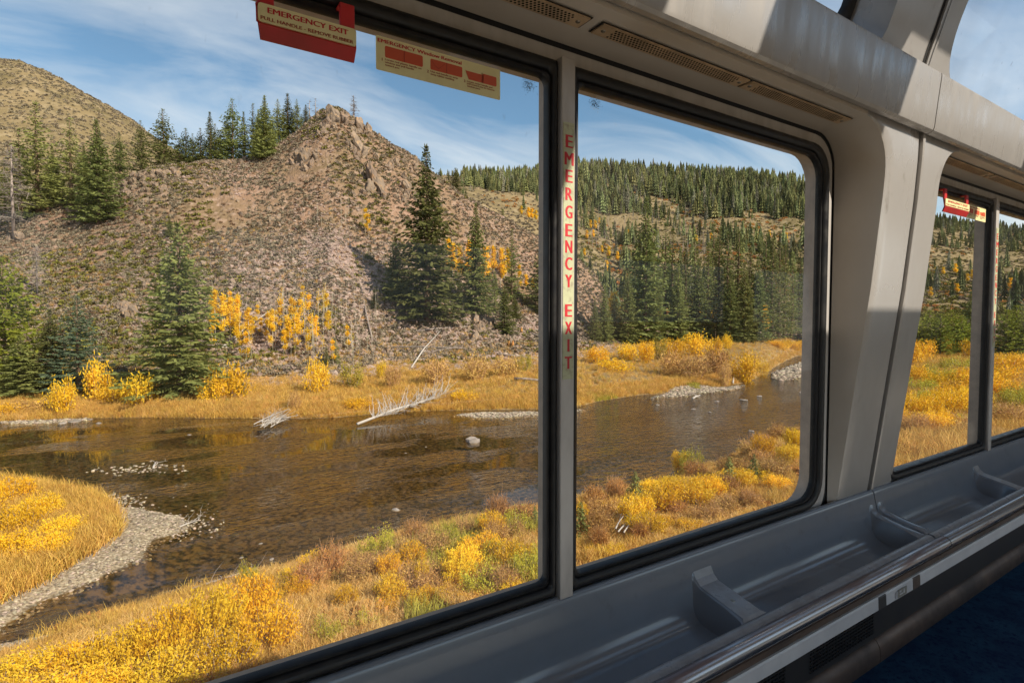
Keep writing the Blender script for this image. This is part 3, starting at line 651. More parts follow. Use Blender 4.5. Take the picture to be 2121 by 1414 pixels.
# old sticker residue left on the panes
m_resid = mat('sticker_residue', (0.10, 0.12, 0.14), rough=0.8)
for (x, y) in ((1095, 176), (1233, 216)):
    g = np.random.default_rng(x); c = at(x, y, 1.0985); mb = MB()
    for k in range(260):
        a, b = g.normal() * 0.009, g.normal() * 0.008; w_, h_ = g.uniform(.0004, .0016), g.uniform(.0003, .001); t = g.uniform(0, 3.1)
        ca, sa = math.cos(t), math.sin(t)
        mb.add([(c[0] + a + ca * w_ * i - sa * h_ * j, 1.0985, c[2] + b + sa * w_ * i + ca * h_ * j) for i, j in ((-1, -.6), (.2, -1), (1, .4), (-.3, 1))], [(0, 1, 2, 3)])
    mb.v = [(p[0] - win1.location.x, p[1] - win1.location.y, p[2] - win1.location.z) for p in mb.v]
    mb.build('sticker_residue', m_resid, win1)['kind'] = 'stuff'

# ================================================================== THE VALLEY: terrain
WZ = -7.5                                           # water level
def zfrom(y, t): return (660.0 - y) / F * t
# each semantic line: list of (photo x, depth t, height z)
def ln(*q): return q
def yy(*q): return [(x, t, zfrom(y, t)) for x, y, t in q]
def wl(*q): return [(x, WZ * F / (660.0 - y), WZ) for x, y in q]
SEM = [
  [(-300, 1.2, -5.1), (2300, 1.2, -5.1)],
  [(-300, 6.0, -5.4), (700, 6.5, -5.5), (1300, 8, -5.6), (1800, 13, -5.7), (2300, 20, -5.6)],
  wl((-300, 1400), (-150, 1370), (0, 1345), (150, 1305), (300, 1262), (450, 1218), (600, 1178), (690, 1152), (800, 1118), (900, 1092), (1000, 1072), (1128, 1050), (1250, 1022), (1400, 990), (1500, 955), (1580, 922), (1650, 890), (1760, 850)) + [(1850, 60, -6.7), (2300, 70, -6.4)],
  None, None,
  wl((-300, 872), (-150, 872), (0, 874), (150, 867), (300, 866), (450, 867), (600, 868), (690, 866), (800, 856), (900, 851), (1000, 850), (1128, 848), (1200, 842), (1250, 830), (1330, 818), (1400, 815), (1470, 806), (1550, 792), (1590, 772), (1620, 752), (1650, 738), (1760, 728)) + [(1850, 90, -6.5), (2300, 90, -6.2)],
  [(-300, 44, -6.9), (690, 44, -6.9), (800, 47, -6.85), (1000, 48.5, -6.8), (1128, 49.5, -6.8), (1250, 55, -6.8), (1330, 60, -6.8), (1400, 60.5, -6.8), (1550, 70, -6.8), (1590, 81, -6.7), (1650, 120, -6.7), (1760, 133, -6.6), (1850, 95, -6.4), (2300, 95, -6)],
  [(-300, 51, -5.8), (0, 51, -5.8), (300, 53, -5.8), (690, 55, -5.8), (800, 65, -5.2), (900, 66, -5.1), (1000, 68, -5.0), (1128, 75, -4.7), (1250, 92, -4.6), (1300, 105, -4.4), (1400, 112, -4.4), (1550, 118, -4.3), (1650, 132, -4.3), (1760, 145, -4.2), (1900, 120, -4.5), (2300, 120, -4.5)],
  yy((-300, 560, 75), (0, 560, 75), (150, 560, 75), (300, 560, 76), (450, 540, 80), (600, 520, 85), (690, 500, 87), (800, 520, 90), (900, 565, 92), (1000, 598, 95), (1128, 635, 103), (1200, 662, 112), (1250, 685, 116)) + [(1300, 122, -4.0), (1400, 130, -4.0), (1650, 150, -4.0), (1900, 140, -4), (2300, 140, -4)],
  yy((-300, 430, 105), (-50, 440, 105), (60, 440, 105), (150, 420, 105), (240, 400, 105), (300, 368, 105), (340, 356, 105), (400, 352, 107), (450, 346, 110), (500, 342, 111), (550, 336, 112), (600, 303, 115), (640, 272, 117), (670, 246, 119), (692, 238, 120), (715, 245, 120), (740, 262, 120), (770, 284, 121), (800, 303, 122), (860, 338, 123), (905, 374, 124), (950, 405, 126), (1000, 437, 128), (1080, 477, 130), (1128, 502, 131), (1200, 538, 132), (1235, 572, 132), (1262, 625, 132), (1290, 676, 133)) + [(1310, 138, -3.7), (1400, 150, -3.5), (1650, 168, -3.5), (1900, 160, -3.5), (2300, 160, -3.5)],
  [(-300, 150, 17), (300, 150, 22), (500, 155, 26), (690, 155, 33), (800, 158, 30), (900, 160, 24), (1000, 170, 18), (1128, 178, 12), (1250, 180, 3), (1310, 185, 0), (1400, 190, 0), (1650, 205, 0), (1900, 195, 2), (2300, 195, 2)],
  yy((-300, 230, 250), (-150, 250, 250), (0, 300, 250), (150, 330, 250), (300, 400, 250), (450, 450, 250), (690, 460, 255), (900, 410, 262), (1000, 425, 268), (1080, 450, 275), (1128, 470, 280), (1250, 500, 310), (1400, 505, 330), (1550, 500, 330), (1650, 500, 335), (1760, 520, 330), (1900, 560, 320), (2050, 570, 320), (2300, 570, 320)),
  yy((-300, 60, 400), (-150, 95, 400), (0, 149, 400), (60, 157, 400), (120, 180, 400), (150, 194, 400), (200, 222, 400), (250, 250, 405), (300, 282, 410), (330, 305, 415), (400, 350, 430), (450, 390, 440), (690, 420, 460), (800, 420, 480), (880, 390, 510), (920, 392, 530), (1000, 400, 550), (1050, 396, 560), (1128, 388, 580), (1200, 380, 600), (1300, 379, 600), (1400, 385, 600), (1500, 391, 600), (1600, 399, 600), (1675, 408, 600), (1760, 423, 600), (1900, 466, 600), (2000, 478, 600), (2121, 492, 600), (2300, 498, 600)),
  [(-300, 520, 160), (300, 520, 90), (690, 560, 60), (900, 640, 110), (1200, 720, 130), (1650, 720, 110), (2300, 720, 80)],
]
NS = 14
def ax(x): return ae(x, 680.0)[0]
_A = []
for s in SEM:
    _A.append(None if s is None else (np.array([ax(q[0]) for q in s]), np.array([q[1] for q in s]), np.array([q[2] for q in s])))
def sem(a):
    a = np.asarray(a, float); T = np.zeros((NS,) + a.shape); Z = np.zeros_like(T)
    for i in range(NS):
        if _A[i] is None: continue
        T[i] = np.interp(a, _A[i][0], _A[i][1]); Z[i] = np.interp(a, _A[i][0], _A[i][2])
    wid = T[5] - T[2]
    dry = np.clip((Z[5] - WZ) / 0.8, 0, 1)
    T[3] = T[2] + np.minimum(1.3, wid * 0.1); T[4] = T[5] - np.minimum(2.2, wid * 0.12)
    Z[3] = (WZ - 0.55) * (1 - dry) + Z[2] * dry; Z[4] = (WZ - 0.55) * (1 - dry) + Z[5] * dry
    return T, Z
def vnoise(x, y, s, seed=0, oct=3):
    out = np.zeros_like(np.asarray(x, float)); amp = 1.0; tot = 0.0
    for o_ in range(oct):
        xs, ys = np.asarray(x) / s + 17.3 * o_ + seed, np.asarray(y) / s - 9.1 * o_ + 3 * seed
        xi, yi = np.floor(xs), np.floor(ys); fx, fy = xs - xi, ys - yi; fx = fx * fx * (3 - 2 * fx); fy = fy * fy * (3 - 2 * fy)
        def h(i, j):
            q = np.sin(i * 127.1 + j * 311.7 + seed * 13.7) * 43758.5453; return q - np.floor(q)
        out += amp * ((h(xi, yi) * (1 - fx) + h(xi + 1, yi) * fx) * (1 - fy) + (h(xi, yi + 1) * (1 - fx) + h(xi + 1, yi + 1) * fx) * fy); tot += amp; amp *= 0.5; s = s * 0.5
    return out / tot - 0.5
def xy_of(a, t): return t * (f0[0] + a * r0[0]), t * (f0[1] + a * r0[1])
# gravel bars: outlines on the water plane
def on_water(pts, z=WZ): out = []; [out.append(tuple(ray(x, y)[:2] * (z / ray(x, y)[2]))) for x, y in pts]; return np.array(out)
BARS = [(on_water([(-260, 1060), (-60, 1005), (90, 1010), (205, 1025), (240, 1048), (330, 1050), (372, 1066), (392, 1085), (370, 1108), (300, 1150), (200, 1192), (110, 1240), (40, 1300), (-120, 1345), (-260, 1365)]), 0.20, 0.7),
        (on_water([(946, 860), (990, 855), (1060, 853), (1128, 853), (1205, 848), (1206, 852), (1128, 859), (1050, 864), (975, 864)]), 0.12, 0.6),
        (on_water([(1355, 824), (1400, 810), (1440, 804), (1500, 803), (1535, 797), (1528, 804), (1470, 812), (1400, 821)]), 0.14, 0.8),
        (on_water([(1600, 775), (1640, 757), (1665, 748), (1668, 775), (1640, 786), (1610, 788)]), 0.12, 1.0),
        (on_water([(-200, 1420), (0, 1352), (90, 1338), (150, 1330), (110, 1370), (-50, 1430)]), 0.15, 0.6),
        (on_water([(15, 873), (120, 870), (180, 868), (175, 872), (110, 876), (20, 878)]), 0.10, 0.5)]
def sdist(px, py, poly):                            # signed distance, positive inside
    px, py = np.asarray(px, float), np.asarray(py, float); d = np.full(px.shape, 1e9); ins = np.zeros(px.shape, bool); n = len(poly)
    for i in range(n):
        ax_, ay_ = poly[i]; bx, by = poly[(i + 1) % n]; ex, ey = bx - ax_, by - ay_
        t = np.clip(((px - ax_) * ex + (py - ay_) * ey) / (ex * ex + ey * ey), 0, 1)
        d = np.minimum(d, np.hypot(px - ax_ - t * ex, py - ay_ - t * ey))
        c = ((ay_ > py) != (by > py)) & (px < (bx - ax_) * (py - ay_) / (by - ay_ + 1e-12) + ax_); ins ^= c
    return np.where(ins, d, -d)
NA_HILL = 1.0
def finish(a, t, z, u):                             # noise and bars; u = semantic coordinate
    x, y = xy_of(a, t)
    amp = np.interp(u, [0, 1, 2, 2.6, 4.4, 5, 6, 7, 7.5, 8.5, 9, 10, 11, 12, 13], [0.05, 0.35, 0.06, 0.12, 0.12, 0.05, 0.25, 0.5, 1.2, 1.5, 1.2, 3, 5, 4, 4])
    z = z + amp * vnoise(x, y, np.where(u > 7, 11.0, 3.5), 1, 3)
    z = z + np.where((u > 7) & (u < 10), 0.9, 0.0) * np.abs(vnoise(x, y, 3.0, 5, 3)) * 2
    m = (u > 1.6) & (u < 5.6)
    if np.any(m):
        xs, ys = x[m], y[m]; zz = z[m]
        for poly, hgt, sl in BARS:
            d = sdist(xs + 1.5 * vnoise(xs, ys, 1.7, 3), ys + 1.5 * vnoise(xs, ys, 1.7, 4), poly)
            bump = np.where(d > -1.2, WZ - 0.08 + (hgt + 0.08) * np.clip((d + 0.15) / (sl + 0.4), 0, 1) ** 0.7 - 0.5 * np.clip(-d - 0.15, 0, 2), -99)
            zz = np.maximum(zz, bump + 0.08 * vnoise(xs, ys, 0.9, 6))
        z = z.copy(); z[m] = zz
    return z
def herm(T, Z, i, s):                               # height inside interval i, smooth
    d = (Z[1:] - Z[:-1]) / np.maximum(T[1:] - T[:-1], 1e-6)
    def sl(k):
        if k == 0: return d[0]
        if k == NS - 1: return d[-1]
        p, q = d[k - 1], d[k]; return np.where(p * q > 0, 2 * p * q / np.where(np.abs(p + q) < 1e-9, 1e-9, p + q), 0.0)
    h = T[i + 1] - T[i]; m0, m1 = sl(i) * h, sl(i + 1) * h; s2, s3 = s * s, s ** 3
    return (2 * s3 - 3 * s2 + 1) * Z[i] + (s3 - 2 * s2 + s) * m0 + (-2 * s3 + 3 * s2) * Z[i + 1] + (s3 - s2) * m1
def height(x, y):                                   # ground height at world points
    x, y = np.asarray(x, float), np.asarray(y, float); t = x * f0[0] + y * f0[1]; a = (x * r0[0] + y * r0[1]) / t
    T, Z = sem(a); z = np.full(t.shape, -5.1); u = np.zeros(t.shape)
    for i in range(NS - 1):
        s = np.clip((t - T[i]) / np.maximum(T[i + 1] - T[i], 1e-6), 0, 1); m = (t >= T[i]) & (t <= T[i + 1])
        zi = herm(T, Z, i, s); z = np.where(m, zi, z); u = np.where(m, i + s, u)
    return finish(a, t, z, u)
def hit(x, y, t0=5.0, t1=700.0):                    # first ground point under a photo pixel
    a, e = ae(x, y); t = np.exp(np.linspace(math.log(t0), math.log(t1), 900)); X, Y = xy_of(a, t)
    z = height(X, Y); g = np.where((z >= e * t))[0]
    if len(g) == 0: k = len(t) - 1
    else: k = g[0]
    return float(X[k]), float(Y[k]), float(z[k]), float(t[k])
def ground_at(x, t):                                # ground point in photo column x at depth t
    a, _ = ae(x, 680.0); X, Y = xy_of(a, t); return float(X), float(Y), float(height(np.array([X]), np.array([Y]))[0]), t

m_soil = mat('bank_soil', (0.20, 0.13, 0.065), rough=0.95, spec=0.1, col2=(0.36, 0.24, 0.10), nscale=0.9, col3=(0.10, 0.065, 0.035), n3=7, bump=0.7, bscale=14, bdist=0.06)
m_bed = mat('river_bed', (0.125, 0.078, 0.030), rough=0.9, spec=0.1, col2=(0.175, 0.105, 0.038), nscale=0.35, lo=0.3, hi=0.7, col3=(0.022, 0.015, 0.008), n3=4.5, t3=(0.42, 0.60), bump=0.8, bscale=7, bdist=0.08)
def dry_gravel(m):                                  # dry stones above the water line are paler than the wet bed
    t = m.node_tree; p = t.nodes['Principled BSDF']; l = t.links.new; n = t.nodes.new; old = p.inputs['Base Color'].links[0].from_socket
    gp_ = n('ShaderNodeNewGeometry'); sx_ = n('ShaderNodeSeparateXYZ'); mr = n('ShaderNodeMapRange'); mr.inputs['From Min'].default_value = WZ - 0.03; mr.inputs['From Max'].default_value = WZ + 0.05
    l(gp_.outputs['Position'], sx_.inputs[0]); l(sx_.outputs['Z'], mr.inputs['Value'])
    nz_ = n('ShaderNodeTexNoise'); nz_.inputs['Scale'].default_value = 14; nz_.inputs['Detail'].default_value = 4; rp = n('ShaderNodeValToRGB'); rp.color_ramp.elements[0].position = .35; rp.color_ramp.elements[1].position = .68
    rp.color_ramp.elements[0].color = (0.16, 0.115, 0.07, 1); rp.color_ramp.elements[1].color = (0.46, 0.36, 0.24, 1); l(gp_.outputs['Position'], nz_.inputs['Vector']); l(nz_.outputs['Fac'], rp.inputs[0])
    mx_ = n('ShaderNodeMix'); mx_.data_type = 'RGBA'; l(mr.outputs[0], mx_.inputs['Factor']); l(old, mx_.inputs['A']); l(rp.outputs[0], mx_.inputs['B']); l(mx_.outputs['Result'], p.inputs['Base Color'])
dry_gravel(m_bed)
m_hill = mat('hill_earth', (0.285, 0.17, 0.115), rough=0.95, spec=0.08, col2=(0.20, 0.135, 0.075), nscale=0.09, col3=(0.33, 0.225, 0.165), n3=0.9, bump=0.9, bscale=1.6, bdist=0.5)
m_far = mat('far_slope', (0.25, 0.18, 0.095), rough=0.95, spec=0.05, col2=(0.15, 0.115, 0.055), nscale=0.03, col3=(0.30, 0.225, 0.13), n3=0.14, bump=0.8, bscale=0.5, bdist=1.0)
ANG = np.concatenate([np.linspace(-1.45, -1.0, 30)[:-1], np.linspace(-1.0, 1.0, 560), np.linspace(1.0, 2.6, 70)[1:]])
T_, Z_ = sem(ANG)
def patch(name, segs, m, rows):
    vv, u_rows = [], []
    for (i, n) in zip(segs, rows):
        ss = np.linspace(0, 1, n + 1)
        for k, s in enumerate(ss):
            if k == 0 and i != segs[0]: continue
            t = T_[i] + (T_[i + 1] - T_[i]) * s
            z = finish(ANG, t, herm(T_, Z_, i, s), np.full(ANG.shape, i + s))
            X, Y = xy_of(ANG, t); vv.append(np.stack([X, Y, z], -1))
    V = np.array(vv); nr, nc = V.shape[:2]
    ii = np.arange(nr * nc).reshape(nr, nc)
    Fq = np.stack([ii[:-1, :-1], ii[:-1, 1:], ii[1:, 1:], ii[1:, :-1]], -1).reshape(-1, 4)
    me = bpy.data.meshes.new(name); me.vertices.add(nr * nc); me.vertices.foreach_set('co', V.reshape(-1).astype(np.float32))
    me.loops.add(len(Fq) * 4); me.loops.foreach_set('vertex_index', Fq.reshape(-1).astype(np.int32))
    me.polygons.add(len(Fq)); me.polygons.foreach_set('loop_start', (np.arange(len(Fq)) * 4).astype(np.int32)); me.polygons.foreach_set('use_smooth', [True] * len(Fq))
    me.update(calc_edges=True); me.materials.append(m)
    return tag(link(name, me), kind='structure')
patch('river_bank', (0, 1), m_soil, (6, 26))
patch('river_bed', (2, 3, 4), m_bed, (22, 60, 10))
patch('far_river_bank', (5, 6), m_soil, (6, 16))
patch('hillside', (7, 8, 9), m_hill, (46, 64, 16))
patch('far_hills', (10, 11, 12), m_far, (40, 60, 6))
# ground behind and under the train, out to the horizon
mb = MB(); q = 900.0
P0 = f0 * 1.25
for a, b in ((P0 - r0 * q, P0 + r0 * q),):
    c, d = b - f0 * q, a - f0 * q
    mb.add([(a[0], a[1], -5.1), (b[0], b[1], -5.1), (c[0], c[1], -5.1), (d[0], d[1], -5.1)], [(0, 3, 2, 1)])
tag(mb.build('ground', m_soil), kind='structure')

# water
def water_mat():
    m = bpy.data.materials.new('river_water'); m.use_nodes = True; t = m.node_tree; t.nodes.clear(); n = t.nodes.new; l = t.links.new
    o = n('ShaderNodeOutputMaterial'); tr = n('ShaderNodeBsdfTransparent'); gl = n('ShaderNodeBsdfGlossy'); lw = n('ShaderNodeLayerWeight'); pw = n('ShaderNodeMath'); pw.operation = 'POWER'; pw.inputs[1].default_value = 5.0; fr = n('ShaderNodeMath'); fr.operation = 'MULTIPLY_ADD'; fr.inputs[1].default_value = 0.95; fr.inputs[2].default_value = 0.02; mx_ = n('ShaderNodeMixShader')
    lw.inputs['Blend'].default_value = 0.5; l(lw.outputs['Facing'], pw.inputs[0]); l(pw.outputs[0], fr.inputs[0])
    tr.inputs['Color'].default_value = (0.84, 0.76, 0.60, 1); gl.inputs['Roughness'].default_value = 0.03
    c = n('ShaderNodeTexCoord')
    mp1 = n('ShaderNodeMapping'); mp1.inputs['Rotation'].default_value = (0, 0, R(-20)); mp1.inputs['Scale'].default_value = (1.0, 2.0, 1); l(c.outputs['Object'], mp1.inputs['Vector'])
    w1 = n('ShaderNodeTexNoise'); w1.inputs['Scale'].default_value = 1.5; w1.inputs['Detail'].default_value = 5; w1.inputs['Distortion'].default_value = 0.6; l(mp1.outputs[0], w1.inputs['Vector'])
    w2 = n('ShaderNodeTexNoise'); w2.inputs['Scale'].default_value = 0.16; w2.inputs['Detail'].default_value = 2; l(mp1.outputs[0], w2.inputs['Vector'])
    r2 = n('ShaderNodeMapRange'); r2.inputs['From Min'].default_value = 0.48; r2.inputs['From Max'].default_value = 0.66; r2.inputs['To Min'].default_value = 0.012; r2.inputs['To Max'].default_value = 1.0; l(w2.outputs['Fac'], r2.inputs['Value'])
    b = n('ShaderNodeBump'); b.inputs['Distance'].default_value = 0.22; l(w1.outputs['Fac'], b.inputs['Height'])
    sx_ = n('ShaderNodeSeparateXYZ'); l(c.outputs['Object'], sx_.inputs[0]); rx = n('ShaderNodeMapRange'); rx.inputs['From Min'].default_value = 17; rx.inputs['From Max'].default_value = 30; rx.inputs['To Max'].default_value = 0.75; l(sx_.outputs['X'], rx.inputs['Value'])
    ad = n('ShaderNodeMath'); ad.operation = 'ADD'; l(r2.outputs[0], ad.inputs[0]); l(rx.outputs[0], ad.inputs[1]); l(ad.outputs[0], b.inputs['Strength'])
    l(b.outputs[0], gl.inputs['Normal']); l(b.outputs[0], lw.inputs['Normal'])
    l(fr.outputs[0], mx_.inputs[0]); l(tr.outputs[0], mx_.inputs[1]); l(gl.outputs[0], mx_.inputs[2]); l(mx_.outputs[0], o.inputs['Surface'])
    return m
mb = MB(); pts = []
A2 = np.linspace(-1.45, 1.30, 120); T2, Z2 = sem(A2)
rows = []
for s in np.linspace(0, 1, 12):
    t = T2[2] - 1.0 + (T2[5] + 0.8 - T2[2] + 1.0) * s; X, Y = xy_of(A2, t); rows.append([(x, y, WZ) for x, y in zip(X, Y)])
mb.loft(rows); tag(mb.build('river', water_mat()), kind='structure')

# ================================================================== PLANTS AND ROCKS
class QB:                                           # fast quad collector (numpy)
    def __init__(s): s.v = []; s.f = []; s.n = 0
    def quads(s, Q):                                # Q: (k,4,3)
        Q = np.asarray(Q, float); k = len(Q); s.v.append(Q.reshape(-1, 3)); s.f.append((np.arange(k * 4) + s.n).reshape(-1, 4)); s.n += k * 4
    def mesh(s, name, m):
        V = np.concatenate(s.v); Fq = np.concatenate(s.f); me = bpy.data.meshes.new(name)
        me.vertices.add(len(V)); me.vertices.foreach_set('co', V.reshape(-1).astype(np.float32)); me.loops.add(len(Fq) * 4); me.loops.foreach_set('vertex_index', Fq.reshape(-1).astype(np.int32))
        me.polygons.add(len(Fq)); me.polygons.foreach_set('loop_start', (np.arange(len(Fq)) * 4).astype(np.int32)); me.update(calc_edges=True); me.materials.append(m); return me
def blades(base, dirv, length, width, g, bend=None):   # leaf-shaped quads from base along dirv
    base, dirv = np.asarray(base), np.asarray(dirv); k = len(base)
    side = np.cross(dirv, g.normal(size=(k, 3))); side /= np.linalg.norm(side, axis=1)[:, None] + 1e-9
    l_ = np.asarray(length).reshape(-1, 1) * np.ones((k, 1)); w_ = np.asarray(width).reshape(-1, 1) * np.ones((k, 1))
    tip = base + dirv * l_; mid = base + dirv * l_ * 0.5
    return np.stack([base, mid + side * w_ * 0.5, tip, mid - side * w_ * 0.5], 1)
def unit(v): return v / (np.linalg.norm(v, axis=-1, keepdims=True) + 1e-9)

m_spruce = mat('spruce_needles', (0.155, 0.172, 0.050), rough=0.75, spec=0.15, col2=(0.20, 0.20, 0.058), nscale=1.6, rnd=0.42, trans=0.28)
m_blue = mat('blue_spruce_needles', (0.095, 0.130, 0.080), rough=0.75, spec=0.15, col2=(0.12, 0.145, 0.075), nscale=1.6, rnd=0.2, trans=0.28)
m_pine = mat('pine_needles', (0.20, 0.23, 0.025), rough=0.75, spec=0.15, col2=(0.26, 0.26, 0.03), nscale=1.2, rnd=0.25, trans=0.22)
m_fargreen = mat('far_needles', (0.125, 0.14, 0.060), rough=0.85, spec=0.1, col2=(0.16, 0.165, 0.065), nscale=0.5, rnd=0.6)
m_bark = mat('conifer_bark', (0.13, 0.085, 0.055), rough=0.9, spec=0.1, col2=(0.20, 0.13, 0.085), nscale=4)
m_dead = mat('dead_wood', (0.34, 0.28, 0.24), rough=0.85, spec=0.1, col2=(0.22, 0.17, 0.14), nscale=3, rnd=0.2)
m_silver = mat('bleached_wood', (0.44, 0.39, 0.34), rough=0.8, spec=0.15, col2=(0.42, 0.36, 0.31), nscale=5)
m_aspbark = mat('aspen_bark', (0.52, 0.45, 0.34), rough=0.8, spec=0.1, col2=(0.42, 0.36, 0.26), nscale=6, rnd=0.12)
m_gold = mat('golden_leaves', (0.88, 0.60, 0.04), rough=0.6, spec=0.2, col2=(0.82, 0.50, 0.025), nscale=2.0, rnd=0.14, trans=0.35)
m_yell = mat('yellow_willow_leaves', (0.82, 0.50, 0.018), rough=0.6, spec=0.2, col2=(0.66, 0.36, 0.025), nscale=2.2, rnd=0.16, trans=0.32)
m_olive = mat('olive_willow_leaves', (0.33, 0.28, 0.035), rough=0.6, spec=0.2, col2=(0.45, 0.33, 0.05), nscale=2.0, rnd=0.16, trans=0.3)
m_tan = mat('tan_willow_twigs', (0.62, 0.40, 0.12), rough=0.7, spec=0.1, col2=(0.48, 0.27, 0.08), nscale=2.0, rnd=0.2, trans=0.2)
m_rust = mat('rust_brush', (0.52, 0.255, 0.07), rough=0.75, spec=0.1, col2=(0.38, 0.17, 0.05), nscale=3.0, rnd=0.2, trans=0.2)
m_lime = mat('lime_sprig_leaves', (0.58, 0.48, 0.05), rough=0.6, spec=0.2, col2=(0.40, 0.38, 0.04), nscale=4.0, rnd=0.12, trans=0.3)
m_straw = mat('straw_grass', (0.70, 0.44, 0.13), rough=0.7, spec=0.15, col2=(0.50, 0.27, 0.06), nscale=1.5, rnd=0.28, trans=0.25)
m_goldgrass = mat('gold_grass', (0.72, 0.49, 0.11), rough=0.7, spec=0.15, col2=(0.46, 0.22, 0.04), nscale=1.5, rnd=0.24, trans=0.25)
m_greengrass = mat('green_grass', (0.42, 0.36, 0.05), rough=0.7, spec=0.15, col2=(0.36, 0.30, 0.05), nscale=1.5, rnd=0.24, trans=0.25)
m_sage = mat('sagebrush', (0.275, 0.228, 0.16), rough=0.9, spec=0.08, col2=(0.225, 0.175, 0.115), nscale=3, rnd=0.34)
m_sage2 = mat('olive_hill_brush', (0.19, 0.165, 0.035), rough=0.9, spec=0.08, col2=(0.13, 0.12, 0.03), nscale=3, rnd=0.3)
m_rock = mat('crag_rock', (0.27, 0.195, 0.14), rough=0.9, spec=0.12, col2=(0.15, 0.115, 0.09), nscale=1.6, col3=(0.38, 0.235, 0.125), n3=2.3, bump=0.9, bscale=5, bdist=0.15, rnd=0.12)
m_scree = mat('scree_stone', (0.35, 0.25, 0.20), rough=0.9, spec=0.1, col2=(0.23, 0.165, 0.135), nscale=2, rnd=0.25)
m_river = mat('river_stone', (0.29, 0.25, 0.215), rough=0.75, spec=0.25, col2=(0.26, 0.21, 0.17), nscale=4, rnd=0.2, bump=0.5, bscale=15, bdist=0.02)
m_pebble = mat('pebble', (0.35, 0.28, 0.205), rough=0.8, spec=0.2, col2=(0.24, 0.185, 0.13), nscale=6, rnd=0.65)

def spruce(seed, h=10.0, r=2.0, thin=1.0, droop=0.35, low=0.04, gap=0.30, sp=0.20, pw=0.85, m=m_spruce, lf=0.30, lw=0.11):
    g = np.random.default_rng(seed); q = QB(); z = low * h
    while z < h * 0.985:
        u = z / h; Lm = r * (1 - u) ** pw * (0.55 + 0.45 * min(1, (u + 0.03) / 0.12)) + 0.05; tp = min(1.0, max(0.3, (1 - u) * 3.5))
        nb = int(g.integers(5, 8))
        a0 = g.uniform(0, 6.28)
        for b in range(nb):
            if g.random() > thin: continue
            az = a0 + b * 6.283 / nb + g.normal() * 0.22; L_ = Lm * g.uniform(0.62, 1.13)
            el = 0.45 * u - droop * (1 - u) + g.normal() * 0.08
            d0 = np.array([math.cos(az), math.sin(az), 0.0]); k = max(2, int(L_ / sp))
            s = (np.arange(k) + g.uniform(0.2, 0.8, k)) / k
            px = d0[None] * (L_ * s)[:, None]; pz = z + L_ * (s * math.tan(el) + 0.12 * s * s) + 0
            base = np.stack([px[:, 0], px[:, 1], pz], 1)
            perp = np.array([-d0[1], d0[0], 0.0])
            w = (0.22 + 0.5 * (1 - s)) * L_ * 0.42 + 0.10
            for sd in (-1, 1, 0):
                dv = d0[None] * 0.9 + perp[None] * sd * g.uniform(0.6, 1.3, (k, 1)) + np.array([0, 0, 1])[None] * g.uniform(-0.45, 0.12, (k, 1)) if sd else d0[None] * g.uniform(0.3, 1.0, (k, 1)) + np.array([0, 0, -1])[None] * g.uniform(0.2, 0.8, (k, 1)) + perp[None] * g.normal(0, 0.4, (k, 1))
                dv = unit(dv); ll = tp * np.minimum(w * g.uniform(0.8, 1.3, k), lf * 1.9) if sd else tp * np.full(k, lf) * g.uniform(0.7, 1.2, k)
                q.quads(blades(base, dv, ll, lw * g.uniform(0.8, 1.4, k), g))
        z += gap * g.uniform(0.75, 1.25) * (1.0 - 0.45 * u)
    k = 10; base = np.tile([[0, 0, h * 0.965]], (k, 1)); dv = unit(np.stack([g.normal(0, .3, k), g.normal(0, .3, k), g.uniform(.4, 1, k)], 1)); q.quads(blades(base, dv, np.full(k, h * 0.04), 0.06, g))
    return q.mesh('crown', m)
def trunk_mesh(h, r0_, m=m_bark, n=6, lean=0.0, seed=0, name='trunk'):
    g = np.random.default_rng(seed); mb = MB(); k = 6
    mb.tube([(lean * h * (i / k) ** 2 + g.normal() * 0.01 * h * 0.2 * (i > 0), g.normal() * 0.002 * h * (i > 0), -0.4 + (h + 0.4) * i / k) for i in range(k + 1)], [r0_ * (1 - 0.92 * i / k) for i in range(k + 1)], n)
    return mesh(name, mb.v, mb.f, m, True)
CON = {}
for key, kw in {'full': dict(seed=1, h=10, r=2.2, droop=0.34, pw=1.0, gap=.25, sp=.145), 'full2': dict(seed=2, h=10, r=2.0, droop=0.28, sp=0.15, pw=1.05, gap=.25), 'tall': dict(seed=3, h=10, r=1.12, droop=0.32, gap=0.25, sp=0.17, lf=0.2, lw=0.08, pw=0.9), 'tall2': dict(seed=4, h=10, r=1.05, droop=0.25, thin=0.85, gap=0.26, sp=0.16, lf=0.2, lw=0.075, pw=0.8, low=0.10),
               'loose': dict(seed=5, h=10, r=2.0, droop=0.12, thin=0.78, gap=0.33, sp=0.19, pw=0.9, low=0.06, lf=0.24, lw=.1), 'blue': dict(seed=6, h=10, r=2.6, droop=0.20, m=m_blue, gap=0.36), 'pine': dict(seed=7, h=10, r=2.7, droop=-0.12, m=m_pine, gap=0.42, sp=0.24, pw=0.55, lf=0.42, lw=0.15),
               'ridge': dict(seed=8, h=10, r=2.2, droop=0.02, thin=0.85, gap=0.36, sp=0.22, pw=0.8, low=0.06, lf=0.30, lw=0.12), 'young': dict(seed=9, h=10, r=2.7, droop=-0.25, gap=0.7, sp=0.42, lf=0.75, lw=0.28)}.items():
    CON[key] = (spruce(**kw), trunk_mesh(9.7, 0.16 if key != 'young' else 0.12, seed=kw['seed']))
